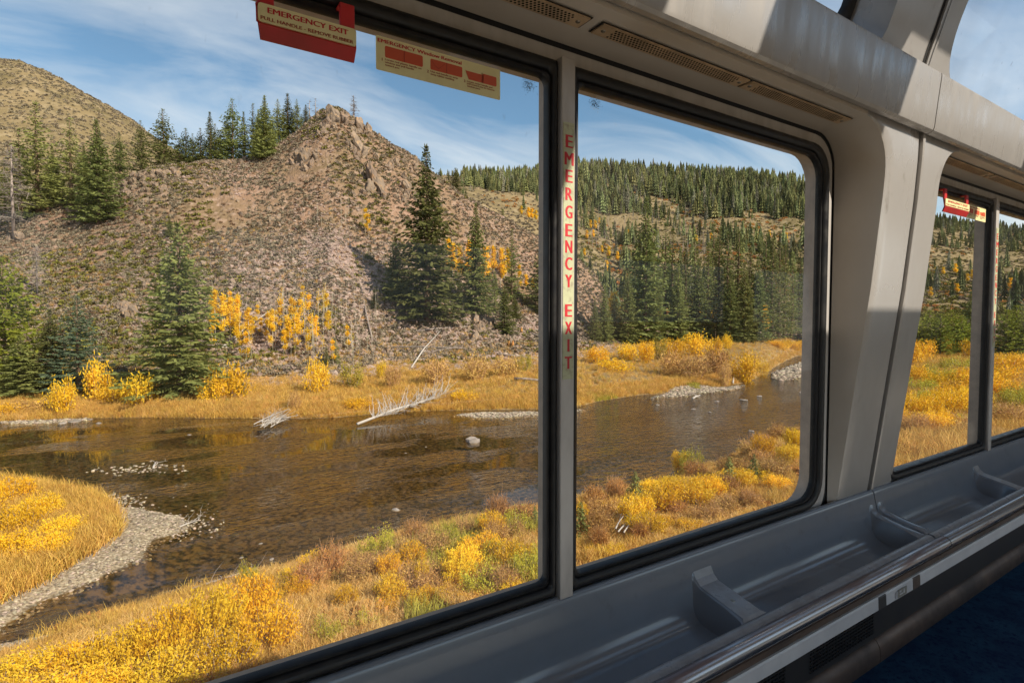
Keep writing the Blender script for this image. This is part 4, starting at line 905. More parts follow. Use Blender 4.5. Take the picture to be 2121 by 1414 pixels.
def conifer(kind, loc, h, label, group, wide=1.0, rz=None, cat='tree', name='spruce_tree'):
    cr, tr = CON[kind]; s = h / 10.0; wide = wide * (1.75 if kind == 'ridge' else 1.48)
    o = empty(name, loc, rng.uniform(0, 6.28) if rz is None else rz); o.scale = (s * wide, s * wide, s); tag(o, label, cat, group)
    link('crown', cr, o); link('trunk', tr, o); return o
def put(x, yb, yt, t=None):                         # base point and height of something from its photo base and top
    X, Y, z, tt = hit(x, yb) if t is None else ground_at(x, t)
    _, e = ae(x, yt); return (X, Y, z - 0.1), max(e * tt - z, 0.3), tt

G1 = 'spruces on the near hillside and river bank'
TREES = [
 ('full', 372, 832, 454, 46.5, 1.08, 'broad spruce standing alone on the far bank with branches to the ground'),
 ('full2', 885, 668, 297, None, 0.93, 'tallest dark spruce on the hillside left of the mullion'),
 ('full2', 986, 652, 418, None, 0.80, 'slim spruce in front of yellow aspens, right of the tallest one'),
 ('full2', 820, 625, 488, None, 1.05, 'shorter spruce touching the left side of the tallest hillside spruce'),
 ('loose', 1060, 628, 472, None, 0.75, 'thin spruce with bare lower trunk near the mullion'),
 ('full', 1045, 692, 590, None, 1.0, 'small bushy spruce below the thin one near the mullion'),
 ('tall', 1025, 650, 560, None, 1.2, 'small narrow spruce between two taller hillside spruces'),
 ('full2', 1122, 655, 500, None, 1.2, 'grey green spruce half hidden behind the window mullion'),
 ('full', 1066, 660, 612, None, 1.5, 'low rounded fir beside the small bushy spruce'),
 ('pine', 8, 800, 528, 47.5, 0.82, 'bright yellow green pine cut off by the left edge of the photo'),
 ('full', 104, 805, 636, 48.0, 1.05, 'olive spruce between the left pine and the bluish spruce'),
 ('blue', 160, 815, 608, 47.0, 1.0, 'bluish young spruce above the yellow willows at the left'),
 ('full2', 40, 800, 690, 46.0, 1.8, 'low green spruce boughs under the left pine'),
 ('loose', 88, 450, 208, 92, 1.0, 'tall ragged spruce in the left hillside grove, highest of the grove'),
 ('loose', 52, 470, 262, 90, 0.95, 'ragged spruce left of the highest one in the left grove'),
 ('loose', 157, 455, 240, 93, 1.0, 'spruce with open branches between the two tallest of the left grove'),
 ('full2', 212, 478, 246, 88, 1.0, 'dense spruce at the right front of the left grove'),
 ('ridge', 258, 395, 274, 103, 0.9, 'yellowish pine behind the right side of the left grove'),
 ('ridge', 302, 362, 248, 104, 0.7, 'brownish pine just left of the rocky ledge'),
 ('full2', 120, 440, 300, 97, 1.0, 'shaded spruce filling the middle of the left grove'),
 ('full2', 185, 430, 300, 98, 1.0, 'shaded spruce behind the dense spruce of the left grove'),
 ('loose', 20, 440, 330, 95, 1.2, 'spruce at the far left edge of the left grove'),
 ('ridge', 348, 345, 224, 108, 0.95, 'broad topped pine above the rocky ledge against the sky'),
 ('ridge', 394, 352, 264, 110, 1.0, 'short pine right of the broad topped pine on the ridge'),
 ('ridge', 424, 350, 264, 111, 0.8, 'second short pine on the ridge saddle'),
 ('tall', 444, 345, 230, 111, 1.2, 'slim dark spruce on the ridge saddle'),
 ('ridge', 464, 345, 268, 112, 0.8, 'stubby pine between slim spruce and yellowish pine on the ridge'),
 ('ridge', 490, 343, 202, 112, 0.85, 'tall yellowish pine on the ridge against the sky'),
 ('tall', 513, 340, 230, 113, 1.0, 'thin pine tucked behind the big ridge spruce'),
 ('loose', 532, 338, 212, 113, 0.8, 'pine with flat top touching the big ridge spruce'),
 ('full2', 556, 370, 196, 106, 1.0, 'big dark spruce reaching down the slope below the ridge'),
 ('ridge', 583, 312, 204, 115, 0.7, 'lit pine right of the big ridge spruce'),
 ('tall2', 603, 302, 192, 116, 1.5, 'tallest narrow pine of the ridge row near the peak'),
 ('ridge', 622, 318, 204, 115, 0.65, 'pale pine standing slightly below the ridge row'),
 ('tall2', 640, 282, 216, 117, 1.8, 'last full pine of the ridge row before the snags'),
 ('ridge', 674, 262, 222, 119, 1.2, 'small leaning pine left of the rocky peak'),
 ('young', 698, 243, 222, 120, 1.1, 'tiny pine growing on top of the rocky peak'),
 ('full', 1041, 470, 432, 200, 1.3, 'round juniper alone on the pale slope left of the mullion'),
 ('ridge', 944, 380, 347, 300, 1.2, 'round topped pine on the skyline just right of the tallest spruce'),
 ('ridge', 912, 384, 350, 127, 1.2, 'small pine on the near ridge behind the tallest spruce'),
 ('ridge', 380, 352, 285, 109, .8, 'small pine right behind the broad topped ridge pine'),
 ('ridge', 408, 352, 275, 110, .8, 'pine between the two short pines of the ridge saddle'),
 ('ridge', 454, 346, 255, 112, .8, 'dark pine crowding the slim dark spruce on the ridge'),
 ('ridge', 478, 344, 240, 113, .7, 'pine half hidden behind the tall yellowish ridge pine'),
 ('full2', 543, 345, 225, 112, .8, 'dark pine just behind the left side of the big ridge spruce'),
 ('ridge', 571, 330, 240, 113, .8, 'pine filling the gap right of the big ridge spruce'),
 ('ridge', 594, 312, 225, 115, .7, 'pine between the lit pine and the tallest narrow pine'),
 ('ridge', 613, 305, 225, 116, .7, 'pine between the tallest narrow pine and the pale pine'),
 ('ridge', 631, 295, 235, 116, .7, 'pine behind the pale pine on the ridge row'),
 ('full', 352, 492, 448, None, 1.0, 'small spruce seedling above the broad bank spruce'),
 ('tall', 695, 757, 698, None, 1.6, 'small dark spruce between the yellow and the olive willow'),
 ('tall', 676, 757, 715, None, 1.6, 'tiny spruce directly behind the yellow round willow'),
 ('tall', 776, 640, 592, None, 1.7, 'small bright green fir below the hillside scree'),
 ('full', 498, 822, 778, 46.5, 1.2, 'tiny spruce inside the yellow willow right of the broad spruce'),
]
for kd, x, yb, yt, t, wd, lab in TREES:
    loc, h, tt = put(x, yb, yt, t); conifer(kd, loc, h, lab, G1, wd, name='pine_tree' if 'pine' in lab else ('juniper' if 'juniper' in lab else 'spruce_tree'))
G2 = 'conifer stand beyond the river bend'
ST = [(1232, 700, 618, 96, 'full2'), (1252, 702, 588, 98, 'full2'), (1272, 700, 596, 104, 'full2'), (1336, 706, 405, 104, 'full2'), (1300, 704, 560, 101, 'full2'), (1318, 704, 520, 108, 'tall'), (1354, 702, 520, 108, 'tall'), (1376, 700, 460, 112, 'tall2'), (1391, 700, 470, 114, 'tall2'), (1404, 698, 545, 108, 'full2'), (1418, 700, 503, 110, 'tall'), (1438, 699, 485, 113, 'tall2'), (1447, 699, 535, 110, 'full2'),
      (1466, 698, 500, 112, 'tall'), (1476, 698, 460, 118, 'tall2'), (1488, 699, 470, 115, 'tall'), (1505, 698, 478, 113, 'tall2'), (1512, 700, 560, 107, 'full2'), (1528, 698, 475, 116, 'tall'), (1541, 700, 540, 108, 'full2'), (1552, 700, 510, 112, 'tall'), (1568, 699, 530, 110, 'full2'), (1584, 698, 482, 118, 'tall2'), (1598, 698, 492, 118, 'tall'), (1612, 697, 500, 121, 'tall2'), (1624, 697, 505, 124, 'tall'), (1640, 697, 520, 126, 'tall2'), (1655, 696, 515, 128, 'tall'), (1666, 696, 540, 130, 'tall2'), (1700, 697, 520, 126, 'tall'), (1740, 697, 530, 126, 'full2')]
ORD = 'one two three four five six seven eight nine ten eleven twelve thirteen fourteen fifteen sixteen seventeen eighteen nineteen twenty twenty-one twenty-two twenty-three twenty-four twenty-five twenty-six twenty-seven twenty-eight twenty-nine thirty thirty-one'.split()
lab2 = {0: 'lowest dark spruce at the left foot of the stand, beside the mullion', 1: 'dark spruce second from the mullion in the stand beyond the bend', 3: 'tallest broad spruce of the stand beyond the river bend', 28: 'thin spruce of the stand cut by the right window edge'}
for i, (x, yb, yt, t, kd) in enumerate(ST):
    loc, h, tt = put(x, yb, yt, t); conifer(kd, loc, h, lab2.get(i, ('tall narrow' if kd.startswith('tall') else 'broad') + ' conifer, number %s from the mullion in the stand beyond the river bend' % ORD[i]), G2, 0.78 if kd.startswith('full') else 0.95)
for k, x in enumerate((1592, 1604, 1617, 1632, 1648, 1585, 1660, 1573)):
    loc, h, tt = put(x, 700, 560 + 8 * (k % 3), 136 + 2 * k); 
    o = empty('bare_trunk', loc); o.scale = (h / 10,) * 3; tag(o, 'bare branchless trunk standing among the conifers beyond the bend', 'tree', 'bare trunks in the conifer stand'); link('trunk', trunk_mesh(10, 0.11, m_dead, 5, seed=k), o)
G3 = 'rounded pines behind the yellow brush of the second window'
for i, (x, yt, t) in enumerate([(1905, 655, 92), (1925, 640, 95), (1948, 648, 90), (1970, 640, 94), (1992, 652, 92), (2012, 600, 100), (2030, 655, 92), (1888, 650, 96), (2085, 640, 90), (2105, 630, 92), (2120, 645, 90)]):
    loc, h, tt = put(x, 700, yt, t); conifer('pine' if i != 5 else 'full2', loc, h, 'rounded dark green pine behind yellow brush in the second window' if i != 5 else 'taller pointed spruce among rounded pines in the second window', G3, 1.1, name='pine_tree' if i != 5 else 'spruce_tree')
# young spruces in the near bank brush
for x, yb, yt, lab in ((1510, 1000, 938, 'young green spruce in the near bank brush, left of two below the river'), (1561, 985, 933, 'young green spruce in the near bank brush, nearer the right window edge'), (1316, 1025, 968, 'young spruce at the water edge below the right pane middle'), (1203, 1100, 1030, 'young spruce peeking out right beside the mullion foot'), (1108, 1085, 1075, 'young spruce in brush just left of the mullion')):
    loc, h, tt = put(x, yb + 14, yt); conifer('young', loc, max(h, 0.9), lab, 'young spruces on the near bank', 0.85)

# dead snags
def snag_mesh(seed, fuzz, h=10.0):
    g = np.random.default_rng(seed); mb = MB()
    mb.tube([(0, 0, -0.3), (0.03, 0, h * 0.5), (0, 0.04, h)], [0.13, 0.085, 0.02], 6)
    tr = mesh('trunk', mb.v, mb.f, m_dead, True); mb = MB()
    for k in range(fuzz):
        z = g.uniform(0.18, 0.97) * h; az = g.uniform(0, 6.28); L_ = (1 - z / h) ** 0.6 * g.uniform(0.5, 1.5) + 0.2; d = Vector((math.cos(az), math.sin(az), g.uniform(-0.45, 0.25)))
        p = Vector((0, 0, z)); mb.tube([p, p + d * L_ * 0.5 + Vector((0, 0, -0.03)), p + d * L_ + Vector((0, 0, -0.12 * L_))], [0.045, 0.03, 0.012], 3, False)
        for j in range(3):
            q0 = p + d * L_ * g.uniform(0.3, 0.9); mb.tube([q0, q0 + Vector(g.normal(0, 0.3, 3)) * 0.9], [0.022, 0.008], 3, False)
    return tr, mesh('branches', mb.v, mb.f, m_dead)
SN = [snag_mesh(1, 70), snag_mesh(2, 26), snag_mesh(3, 110)]
for i, (x, yb, yt, t, k, lab) in enumerate([(738, 272, 196, 120, 0, 'bare dead tree on the rocky peak, standing out against the sky'), (660, 268, 202, 119, 1, 'taller of two grey snags left of the peak'), (648, 275, 206, 118, 1, 'thinner of two grey snags left of the peak'), (36, 490, 300, 84, 2, 'reddish dead trunk with grey fuzzy branches at the far left'), (80, 640, 505, 68, 2, 'grey dead spruce with fuzzy twigs above the left pine'), (410, 345, 262, 112, 1, 'leaning grey snag between ridge pines')]):
    loc, h, tt = put(x, yb, yt, t); o = empty('dead_tree', loc, i * 1.3); o.scale = (h / 10 * (1.5 if k == 2 else 2.0),) * 2 + (h / 10,); tag(o, lab, 'dead tree', 'dead trees on the hillside'); link('trunk', SN[k][0], o); link('branches', SN[k][1], o)
    if i == 5: o.rotation_euler = (0.1, 0.35, 0)

# aspens
def aspen(seed, h=6.0, leaves=600, wd=0.75, m=m_gold, size=0.16, low=0.25):
    g = np.random.default_rng(seed); mb = MB(); tops = []
    mb.tube([(0, 0, -0.3), (g.normal() * .08, g.normal() * .08, h * .5), (g.normal() * .15, g.normal() * .15, h)], [0.05, 0.036, 0.01], 5)
    for k in range(14):
        z = g.uniform(low, 0.95) * h; az = g.uniform(0, 6.28); L_ = wd * g.uniform(0.5, 1.0) * (1.15 - z / h); p = Vector((0, 0, z)); q_ = p + Vector((math.cos(az) * L_, math.sin(az) * L_, L_ * 0.9)); mb.tube([p, q_], [0.014, 0.004], 3, False); tops.append((p, q_))
    tr = mesh('trunk', mb.v, mb.f, m_aspbark, True); lm = None
    if leaves:
        base = []
        for k in range(leaves):
            p, q_ = tops[int(g.integers(len(tops)))]; s = g.uniform(0.2, 1.1); c = p.lerp(q_, s); base.append([c.x + g.normal() * .13, c.y + g.normal() * .13, c.z + g.normal() * .16])
        q = QB(); base = np.array(base); q.quads(blades(base, unit(g.normal(size=(leaves, 3))), size * g.uniform(0.7, 1.3, leaves), size * 0.8, g)); lm = q.mesh('leaves', m)
    return tr, lm
ASP = [aspen(1, leaves=1300), aspen(2, wd=0.65, leaves=1000), aspen(3, wd=1.05, leaves=1700), aspen(4, leaves=110), aspen(5, leaves=0, wd=0.5), aspen(6, leaves=26, wd=0.6)]
def place_aspen(k, x, yb, yt, t, label, group):
    loc, h, tt = put(x, yb, yt, t); o = empty('aspen_tree', loc, rng.uniform(0, 6.28)); s = h / 6.0; w_ = (s * 0.5 + 0.45 if k != 2 else s) * (0.62 if k in (4, 5) else 1.0); o.scale = (w_, w_, s); tag(o, label, 'aspen', group); link('trunk', ASP[k][0], o)
    if ASP[k][1]: link('leaves', ASP[k][1], o)
    return o
GA = 'yellow aspens on the near hillside'
for k, x, yb, yt in ((0, 446, 720, 578), (1, 462, 715, 605), (0, 478, 712, 600), (2, 497, 722, 640), (1, 492, 705, 612), (0, 515, 712, 622), (2, 524, 705, 650), (1, 540, 700, 655)):
    place_aspen(k, x, yb, yt, None, 'golden aspen in the clump right of the broad bank spruce', GA)
for i in range(26):
    x = float(rng.uniform(430, 690)); yb = float(rng.uniform(655, 755)); place_aspen([1, 3, 1, 0][i % 4], x, yb, yb - rng.uniform(45, 85), None, 'slim yellow aspen in the band along the foot of the hill', GA)
for i in range(9): place_aspen([0, 1, 2][i % 3], 1285 + i * 37, 700, 640 - (i * 17) % 40, 112 + (i * 5) % 12, 'golden aspen showing between the dark conifers beyond the bend', 'yellow aspens in the conifer stand')
for k, x, yb, yt in ((1, 610, 690, 620), (1, 622, 705, 615), (1, 640, 690, 605), (1, 572, 700, 640), (0, 655, 720, 640), (1, 588, 740, 680), (1, 690, 760, 700), (1, 720, 730, 670), (1, 603, 700, 612), (1, 628, 650, 588), (0, 596, 715, 640), (1, 614, 740, 650), (3, 632, 715, 600), (3, 660, 680, 595), (3, 580, 690, 600), (3, 648, 735, 640)):
    place_aspen(k, x, yb, yt, None, 'half bare yellow aspen among thin pale trunks mid slope', GA)
place_aspen(1, 757, 492, 428, None, 'lone bright yellow aspen high on the scree slope, left of the tallest spruce', GA); place_aspen(1, 764, 492, 440, None, 'slender yellow aspen beside the lone one high on the scree', GA)
for k, x, yb, yt in ((0, 938, 590, 488), (2, 950, 590, 500), (0, 972, 600, 478), (2, 1008, 600, 500), (0, 1022, 590, 495), (2, 1037, 600, 505), (0, 1052, 590, 500), (1, 1076, 610, 545), (0, 1090, 608, 560), (0, 1104, 610, 570), (1, 928, 570, 490)):
    place_aspen(k, x, yb, yt, None, 'golden aspen behind the slim spruces left of the mullion', GA)
for k, x, yb, yt, t in ((2, 1270, 690, 594, 110), (2, 1262, 690, 610, 108), (0, 1440, 690, 620, 122), (2, 1462, 690, 600, 124), (2, 1482, 690, 592, 124), (0, 1510, 690, 605, 126), (2, 1325, 690, 610, 120)):
    place_aspen(k, x, yb, yt, t, 'orange yellow aspen among the dark spruces beyond the bend', 'yellow aspens in the conifer stand')
for i in range(70):                                  # thin bare trunks
    x = float(rng.uniform(555, 800) if i < 54 else rng.uniform(1145, 1215) if i < 60 else rng.uniform(920, 1110)); yb = float(rng.uniform(640, 765)) if i < 54 else float(rng.uniform(560, 660)); hpx = float(rng.uniform(28, 80))
    place_aspen(4 if i % 3 else 5, x, yb, yb - hpx, None, 'thin pale bare aspen trunk on the lower slope', 'bare aspens on the lower slope')
for i in range(14):
    x = float(rng.uniform(640, 740)); yb = float(rng.uniform(440, 520)); place_aspen(4, x, yb, yb - rng.uniform(25, 55), None, 'tiny white bare aspen on the upper scree', 'bare aspens on the upper scree')
for i, (x, y, t) in enumerate([(1228, 500, 300), (1215, 520, 290), (1246, 540, 280), (1260, 545, 275), (1278, 560, 270), (1290, 565, 268), (1232, 455, 330), (1222, 480, 320), (1240, 430, 340), (1300, 450, 330), (1545, 470, 330), (1570, 460, 335), (1590, 465, 335), (1625, 468, 335), (1470, 470, 330), (1440, 500, 325), (1095, 470, 270), (1102, 465, 275), (1110, 468, 280), (1080, 470, 270), (1210, 560, 260), (1256, 590, 250),
                              (1935, 530, 300), (1950, 528, 300), (1975, 540, 300), (2010, 545, 290), (2000, 570, 280), (2020, 600, 260), (2032, 610, 250), (1925, 630, 230), (2090, 610, 250), (2100, 560, 280), (2115, 600, 260), (1980, 620, 240)]):
    loc, h, tt = put(x, y, y - 22, t); 
    o = link('aspen_tree', ASP[2][1], None, loc); s = rng.uniform(0.85, 1.3); o.scale = (s * 1.3, s * 1.3, s); tag(o, 'small orange aspen dot on the distant wooded slope', 'aspen', 'distant aspens on the wooded slopes')

# shrubs
m_stem = mat('reddish_twigs', (0.38, 0.20, 0.085), rough=0.8)
def shrub(seed, m, n=1400, size=0.13, w=1.0, h=1.0, stems=14, bare=False, clump=0.16, up=0.35):
    g = np.random.default_rng(seed); mb = MB(); tips = []
    for k in range(stems):
        az = g.uniform(0, 6.28); rr_ = math.sqrt(g.uniform(0, 1)) * w * 0.9; tz = h * math.sqrt(max(0.05, 1 - (rr_ / w) ** 2 * 0.75)) * g.uniform(0.75, 1.05)
        p = Vector((math.cos(az) * rr_ * 0.25, math.sin(az) * rr_ * 0.25, -0.15)); q_ = Vector((math.cos(az) * rr_, math.sin(az) * rr_, tz)); mid = p.lerp(q_, 0.55) + Vector((g.normal(), g.normal(), 0)) * 0.06
        mb.tube([p, mid, q_], [0.018, 0.012, 0.004], 3, False); tips.append((p, mid, q_))
        if bare:
            for j in range(5):
                c = mid.lerp(q_, g.uniform(0, 1)); mb.tube([c, c + Vector((g.normal() * .25, g.normal() * .25, g.uniform(.1, .45)))], [0.007, 0.003], 3, False)
    st = mesh('stems', mb.v, mb.f, m_stem if m in (m_rust, m_tan) else m_dead); q = QB(); base = np.zeros((n, 3))
    for k in range(n):
        p, mid, q_ = tips[int(g.integers(len(tips)))]; s = g.uniform(0, 1) ** 0.7; c = (p.lerp(mid, s / 0.5) if s < 0.4 else mid.lerp(q_, (s - 0.4) / 0.6)); base[k] = c[:]
    base += g.normal(0, clump, (n, 3)) * np.array([w, w, h * 0.8]); base[:, 2] = np.maximum(base[:, 2], 0.0)
    dv = unit(g.normal(size=(n, 3)) + np.array([0, 0, up])); q.quads(blades(base, dv, size * g.uniform(0.6, 1.4, n), size * 0.42, g))
    return st, q.mesh('leaves', m)
SH = {'yellow': shrub(1, m_yell), 'yellow2': shrub(2, m_yell, n=1700, w=1.1), 'gold': shrub(3, m_gold, n=1500), 'olive': shrub(4, m_olive, n=1600, size=0.11), 'tan': shrub(5, m_tan, n=900, size=0.13, stems=30, bare=True), 'rust': shrub(6, m_rust, n=1300, size=0.12, stems=26, bare=True), 'lime': shrub(7, m_lime, n=500, size=0.12, w=0.6, h=1.1, stems=9, clump=0.1, up=0.9),
      'nyellow': shrub(8, m_gold, n=5200, size=0.085, w=1.1, stems=46, clump=0.085, up=.9), 'nyellow2': shrub(9, m_yell, n=4600, size=0.085, w=1.1, stems=60, clump=0.07, up=1.0), 'nrust': shrub(10, m_rust, n=2600, size=0.085, stems=44, bare=True, clump=0.12), 'ntan': shrub(11, m_tan, n=2400, size=0.09, stems=44, bare=True, clump=0.12), 'nlime': shrub(12, m_lime, n=2000, size=0.085, w=0.9, stems=22, clump=0.11, up=0.7)}
def place_shrub(kind, x, yb, yt, wpx, label, group, t=None):
    loc, h, tt = put(x, yb, yt, t); o = empty('willow_shrub' if 'rust' not in kind else 'rust_shrub', loc, rng.uniform(0, 6.28)); w_ = wpx / F * tt / 2 * 0.86; o.scale = (w_ * rng.uniform(.8, 1.2), w_ * rng.uniform(.75, 1.1), h * rng.uniform(.82, 1.05)); tag(o, label, 'shrub', group); link('stems', SH[kind][0], o); link('leaves', SH[kind][1], o); return o
GS = 'willow shrubs along the far bank'
for kd, x, yb, yt, wp, lab in [('gold', 130, 858, 785, 90, 'bright yellow willow at the water edge on the far left'), ('gold', 205, 830, 742, 75, 'upright yellow willow in front of the bluish spruce'), ('gold', 240, 835, 790, 90, 'low yellow willow joining the two taller ones left of the broad spruce'), ('gold', 290, 840, 775, 85, 'round yellow willow touching the left side of the broad spruce'), ('yellow', 478, 828, 745, 92, 'mixed yellow willow right of the broad spruce'), ('yellow', 445, 832, 775, 60, 'small yellow willow at the foot of the broad spruce'),
                              ('gold', 656, 815, 745, 68, 'round bright yellow willow on the far bank, left of the olive one'), ('olive', 730, 806, 735, 72, 'round olive green willow beside the bright yellow one'), ('gold', 792, 785, 738, 34, 'small yellow willow right of the olive one'), ('tan', 815, 805, 755, 55, 'grey tan leafless shrub below the small yellow willow'), ('yellow2', 740, 848, 818, 75, 'low yellow green willow at the bank above the driftwood'), ('tan', 900, 795, 745, 90, 'brownish willow thicket left part above the bleached tree'), ('tan', 985, 790, 735, 70, 'tan bare willow under the fallen logs'), ('tan', 1045, 780, 738, 80, 'yellow tan willow left of the mullion base'), ('olive', 1086, 770, 728, 44, 'grey olive shrub just left of the mullion'), ('yellow', 960, 835, 800, 60, 'low yellow willow at the bank right of the bleached tree'), ('tan', 610, 855, 805, 40, 'thin brown reeds at the bank above the stick pile'), ('tan', 60, 850, 825, 120, 'low yellowish brush under the left pine'), ('yellow', 20, 862, 832, 60, 'sparse yellow brush at the left edge of the far bank')]:
    place_shrub(kd, x, yb, yt, wp, lab, GS)
for kd, x, yb, yt, wp, lab in [('yellow', 1240, 752, 714, 70, 'low yellow willow right beside the mullion on the bend'), ('gold', 1302, 745, 706, 52, 'orange tinged willow left of the round bright one'), ('yellow2', 1338, 752, 700, 46, 'round bright yellow willow on the bend'), ('olive', 1366, 745, 696, 40, 'grey green willow between yellow ones on the bend'), ('yellow2', 1396, 742, 694, 60, 'tall yellow willow at the left of the bend thicket'), ('yellow2', 1440, 738, 692, 70, 'tall yellow willow in the middle of the bend thicket'), ('yellow', 1480, 735, 694, 50, 'yellow willow at the right rear of the bend thicket'), ('gold', 1506, 722, 690, 34, 'orange yellow willow at the back of the bend thicket'), ('tan', 1390, 775, 720, 70, 'tan front willow of the bend thicket, left'), ('tan', 1435, 785, 722, 75, 'tan front willow of the bend thicket, middle'), ('rust', 1485, 775, 715, 80, 'brown leafless willow in the bend thicket'), ('yellow', 1540, 790, 728, 95, 'spreading yellow willow at the tip of the bend'), ('yellow', 1578, 780, 738, 50, 'outermost yellow willow hanging over the gravel at the bend'), ('tan', 1500, 800, 745, 50, 'slim reddish stems at the front of the bend thicket'), ('yellow', 1270, 770, 735, 90, 'low yellow green hummock by the bend meadow'), ('tan', 1395, 780, 755, 50, 'small dry bush on the bend meadow')]:
    place_shrub(kd, x, yb, yt, wp, lab, 'willow thicket on the river bend')
for i in range(10): place_shrub(['yellow', 'yellow2'][i % 2], 1600 + i * 9, 716 + (i % 3) * 4, 704, 40, 'low yellow brush on the meadow beyond the bend', 'brush on the far meadow')
# brush seen through the second window
for i, (kd, x, yb, yt, wp) in enumerate([('yellow2', 1905, 745, 700, 60), ('yellow', 1945, 740, 696, 60), ('yellow2', 1985, 738, 694, 60), ('yellow', 2010, 745, 698, 50), ('olive', 1965, 765, 735, 60), ('yellow2', 1900, 800, 752, 70), ('yellow', 1950, 810, 760, 80), ('yellow2', 2000, 800, 760, 70), ('nyellow', 1900, 870, 800, 110), ('nyellow2', 1965, 860, 795, 110), ('nlime', 1920, 850, 790, 90), ('nyellow', 2010, 850, 790, 90), ('nyellow2', 2085, 830, 775, 110), ('nlime', 2110, 850, 790, 90), ('ntan', 1890, 900, 850, 100), ('nyellow', 1940, 895, 835, 110), ('ntan', 2000, 895, 850, 110), ('ntan', 2090, 880, 835, 110), ('olive', 1935, 775, 742, 50), ('yellow2', 2080, 770, 735, 80), ('yellow', 2110, 765, 730, 70)]):
    place_shrub(kd, x, yb, yt, wp, {'olive': 'olive shrub in the yellow brush of the second window', 'ntan': 'dry tan shrub low in the second window'}.get(kd, 'yellow shrub in the brush field of the second window'), 'brush in the second window')
for i in range(16):
    place_shrub(['yellow2', 'nlime', 'yellow', 'nlime'][i % 4], 1880 + (i * 53) % 240, 760 + (i * 37) % 130, 715 + (i * 37) % 130, 95, 'yellow shrub in the brush field of the second window', 'brush in the second window')
# near bank
GN_ = 'shrubs on the near bank below the train'
NB = [('nyellow', 60, 1420, 1330, 200), ('nyellow2', 170, 1400, 1310, 190), ('nyellow', 260, 1390, 1280, 190), ('nyellow2', 350, 1370, 1255, 190), ('nyellow', 440, 1330, 1210, 180), ('nyellow2', 520, 1290, 1185, 170), ('nyellow', 330, 1440, 1330, 220), ('nyellow2', 460, 1400, 1290, 200), ('nyellow', 200, 1460, 1360, 240), ('nyellow2', 550, 1350, 1250, 150), ('nyellow', 90, 1480, 1390, 260),
      ('nlime', 512, 1215, 1150, 60), ('nrust', 690, 1190, 1110, 120), ('nrust', 640, 1220, 1150, 110), ('ntan', 750, 1210, 1130, 120), ('nrust', 860, 1130, 1062, 90), ('nlime', 805, 1160, 1085, 55), ('nlime', 755, 1165, 1105, 70), ('ntan', 900, 1160, 1090, 110), ('nrust', 1030, 1090, 1022, 95), ('nrust', 1085, 1090, 1028, 80), ('ntan', 965, 1120, 1060, 90), ('nyellow', 960, 1190, 1120, 130), ('nyellow2', 1060, 1180, 1110, 140), ('nlime', 1000, 1230, 1160, 140), ('nlime', 1090, 1210, 1130, 110), ('ntan', 860, 1230, 1160, 120), ('nrust', 900, 1210, 1150, 80),
      ('nrust', 1230, 1050, 1000, 70), ('nrust', 1275, 1035, 985, 70), ('ntan', 1230, 1110, 1045, 90), ('nrust', 1240, 1140, 1085, 70), ('nyellow', 1320, 1080, 1010, 120), ('nyellow2', 1380, 1060, 990, 120), ('nyellow', 1430, 1050, 980, 110), ('nyellow2', 1340, 1110, 1045, 110), ('nyellow', 1470, 1030, 975, 90), ('nlime', 1432, 985, 912, 78), ('nyellow2', 1410, 985, 925, 60), ('nrust', 1440, 990, 950, 70), ('ntan', 1560, 945, 905, 80), ('nrust', 1575, 925, 893, 70), ('ntan', 1620, 910, 868, 70), ('nyellow', 1540, 1010, 960, 90), ('nrust', 1545, 1045, 1000, 60), ('ntan', 1600, 990, 940, 90), ('ntan', 1500, 1060, 1015, 90), ('nyellow', 1640, 950, 915, 60),
      ('ntan', 1700, 880, 840, 70), ('nyellow', 1750, 860, 815, 80), ('ntan', 1800, 860, 805, 90), ('nyellow2', 1840, 880, 810, 100)]
g_ = np.random.default_rng(77)
for i in range(46):
    x = 590 + g_.uniform(0, 540); yl = 1180 - (x - 590) * .22; y = yl + g_.uniform(20, 170)
    NB.append((['ntan', 'nyellow2', 'ntan', 'nyellow', 'nlime', 'nyellow2'][int(g_.integers(6))], x, y, y - g_.uniform(35, 75), g_.uniform(60, 120)))
for i in range(34):
    x = 1200 + g_.uniform(0, 460); yl = 1060 - (x - 1200) * .34; y = yl + g_.uniform(15, 120)
    NB.append((['ntan', 'nyellow', 'nrust', 'nyellow', 'ntan', 'nyellow2'][int(g_.integers(6))], x, y, y - g_.uniform(28, 60), g_.uniform(50, 100)))
for kd, x, yb, yt, wp in NB:
    lab = {'nyellow': 'bright yellow willow on the near bank', 'nyellow2': 'bright yellow willow on the near bank', 'nlime': 'lime green leafy sprig on the near bank', 'nrust': 'rust brown twiggy shrub on the near bank', 'ntan': 'tan dry shrub on the near bank'}[kd]
    where = ' at the bottom left' if x < 600 else ' left of the mullion' if x < 1140 else ' below the right pane' if x < 1660 else ' behind the pillar'
    place_shrub(kd, x, yb, yt, wp, lab + where, GN_)
for i, (x, yb, yt, wp) in enumerate([(20, 1050, 985, 120), (90, 1080, 1010, 110), (40, 1110, 1040, 140), (130, 1120, 1060, 110), (0, 1170, 1090, 150), (95, 1160, 1100, 120), (-60, 1080, 1000, 160), (-80, 1180, 1080, 180)]):
    place_shrub('nyellow' if i % 2 else 'nyellow2', x, yb, yt, wp, 'yellow willow growing on the grassy gravel bar at the left', 'willows on the gravel bar')

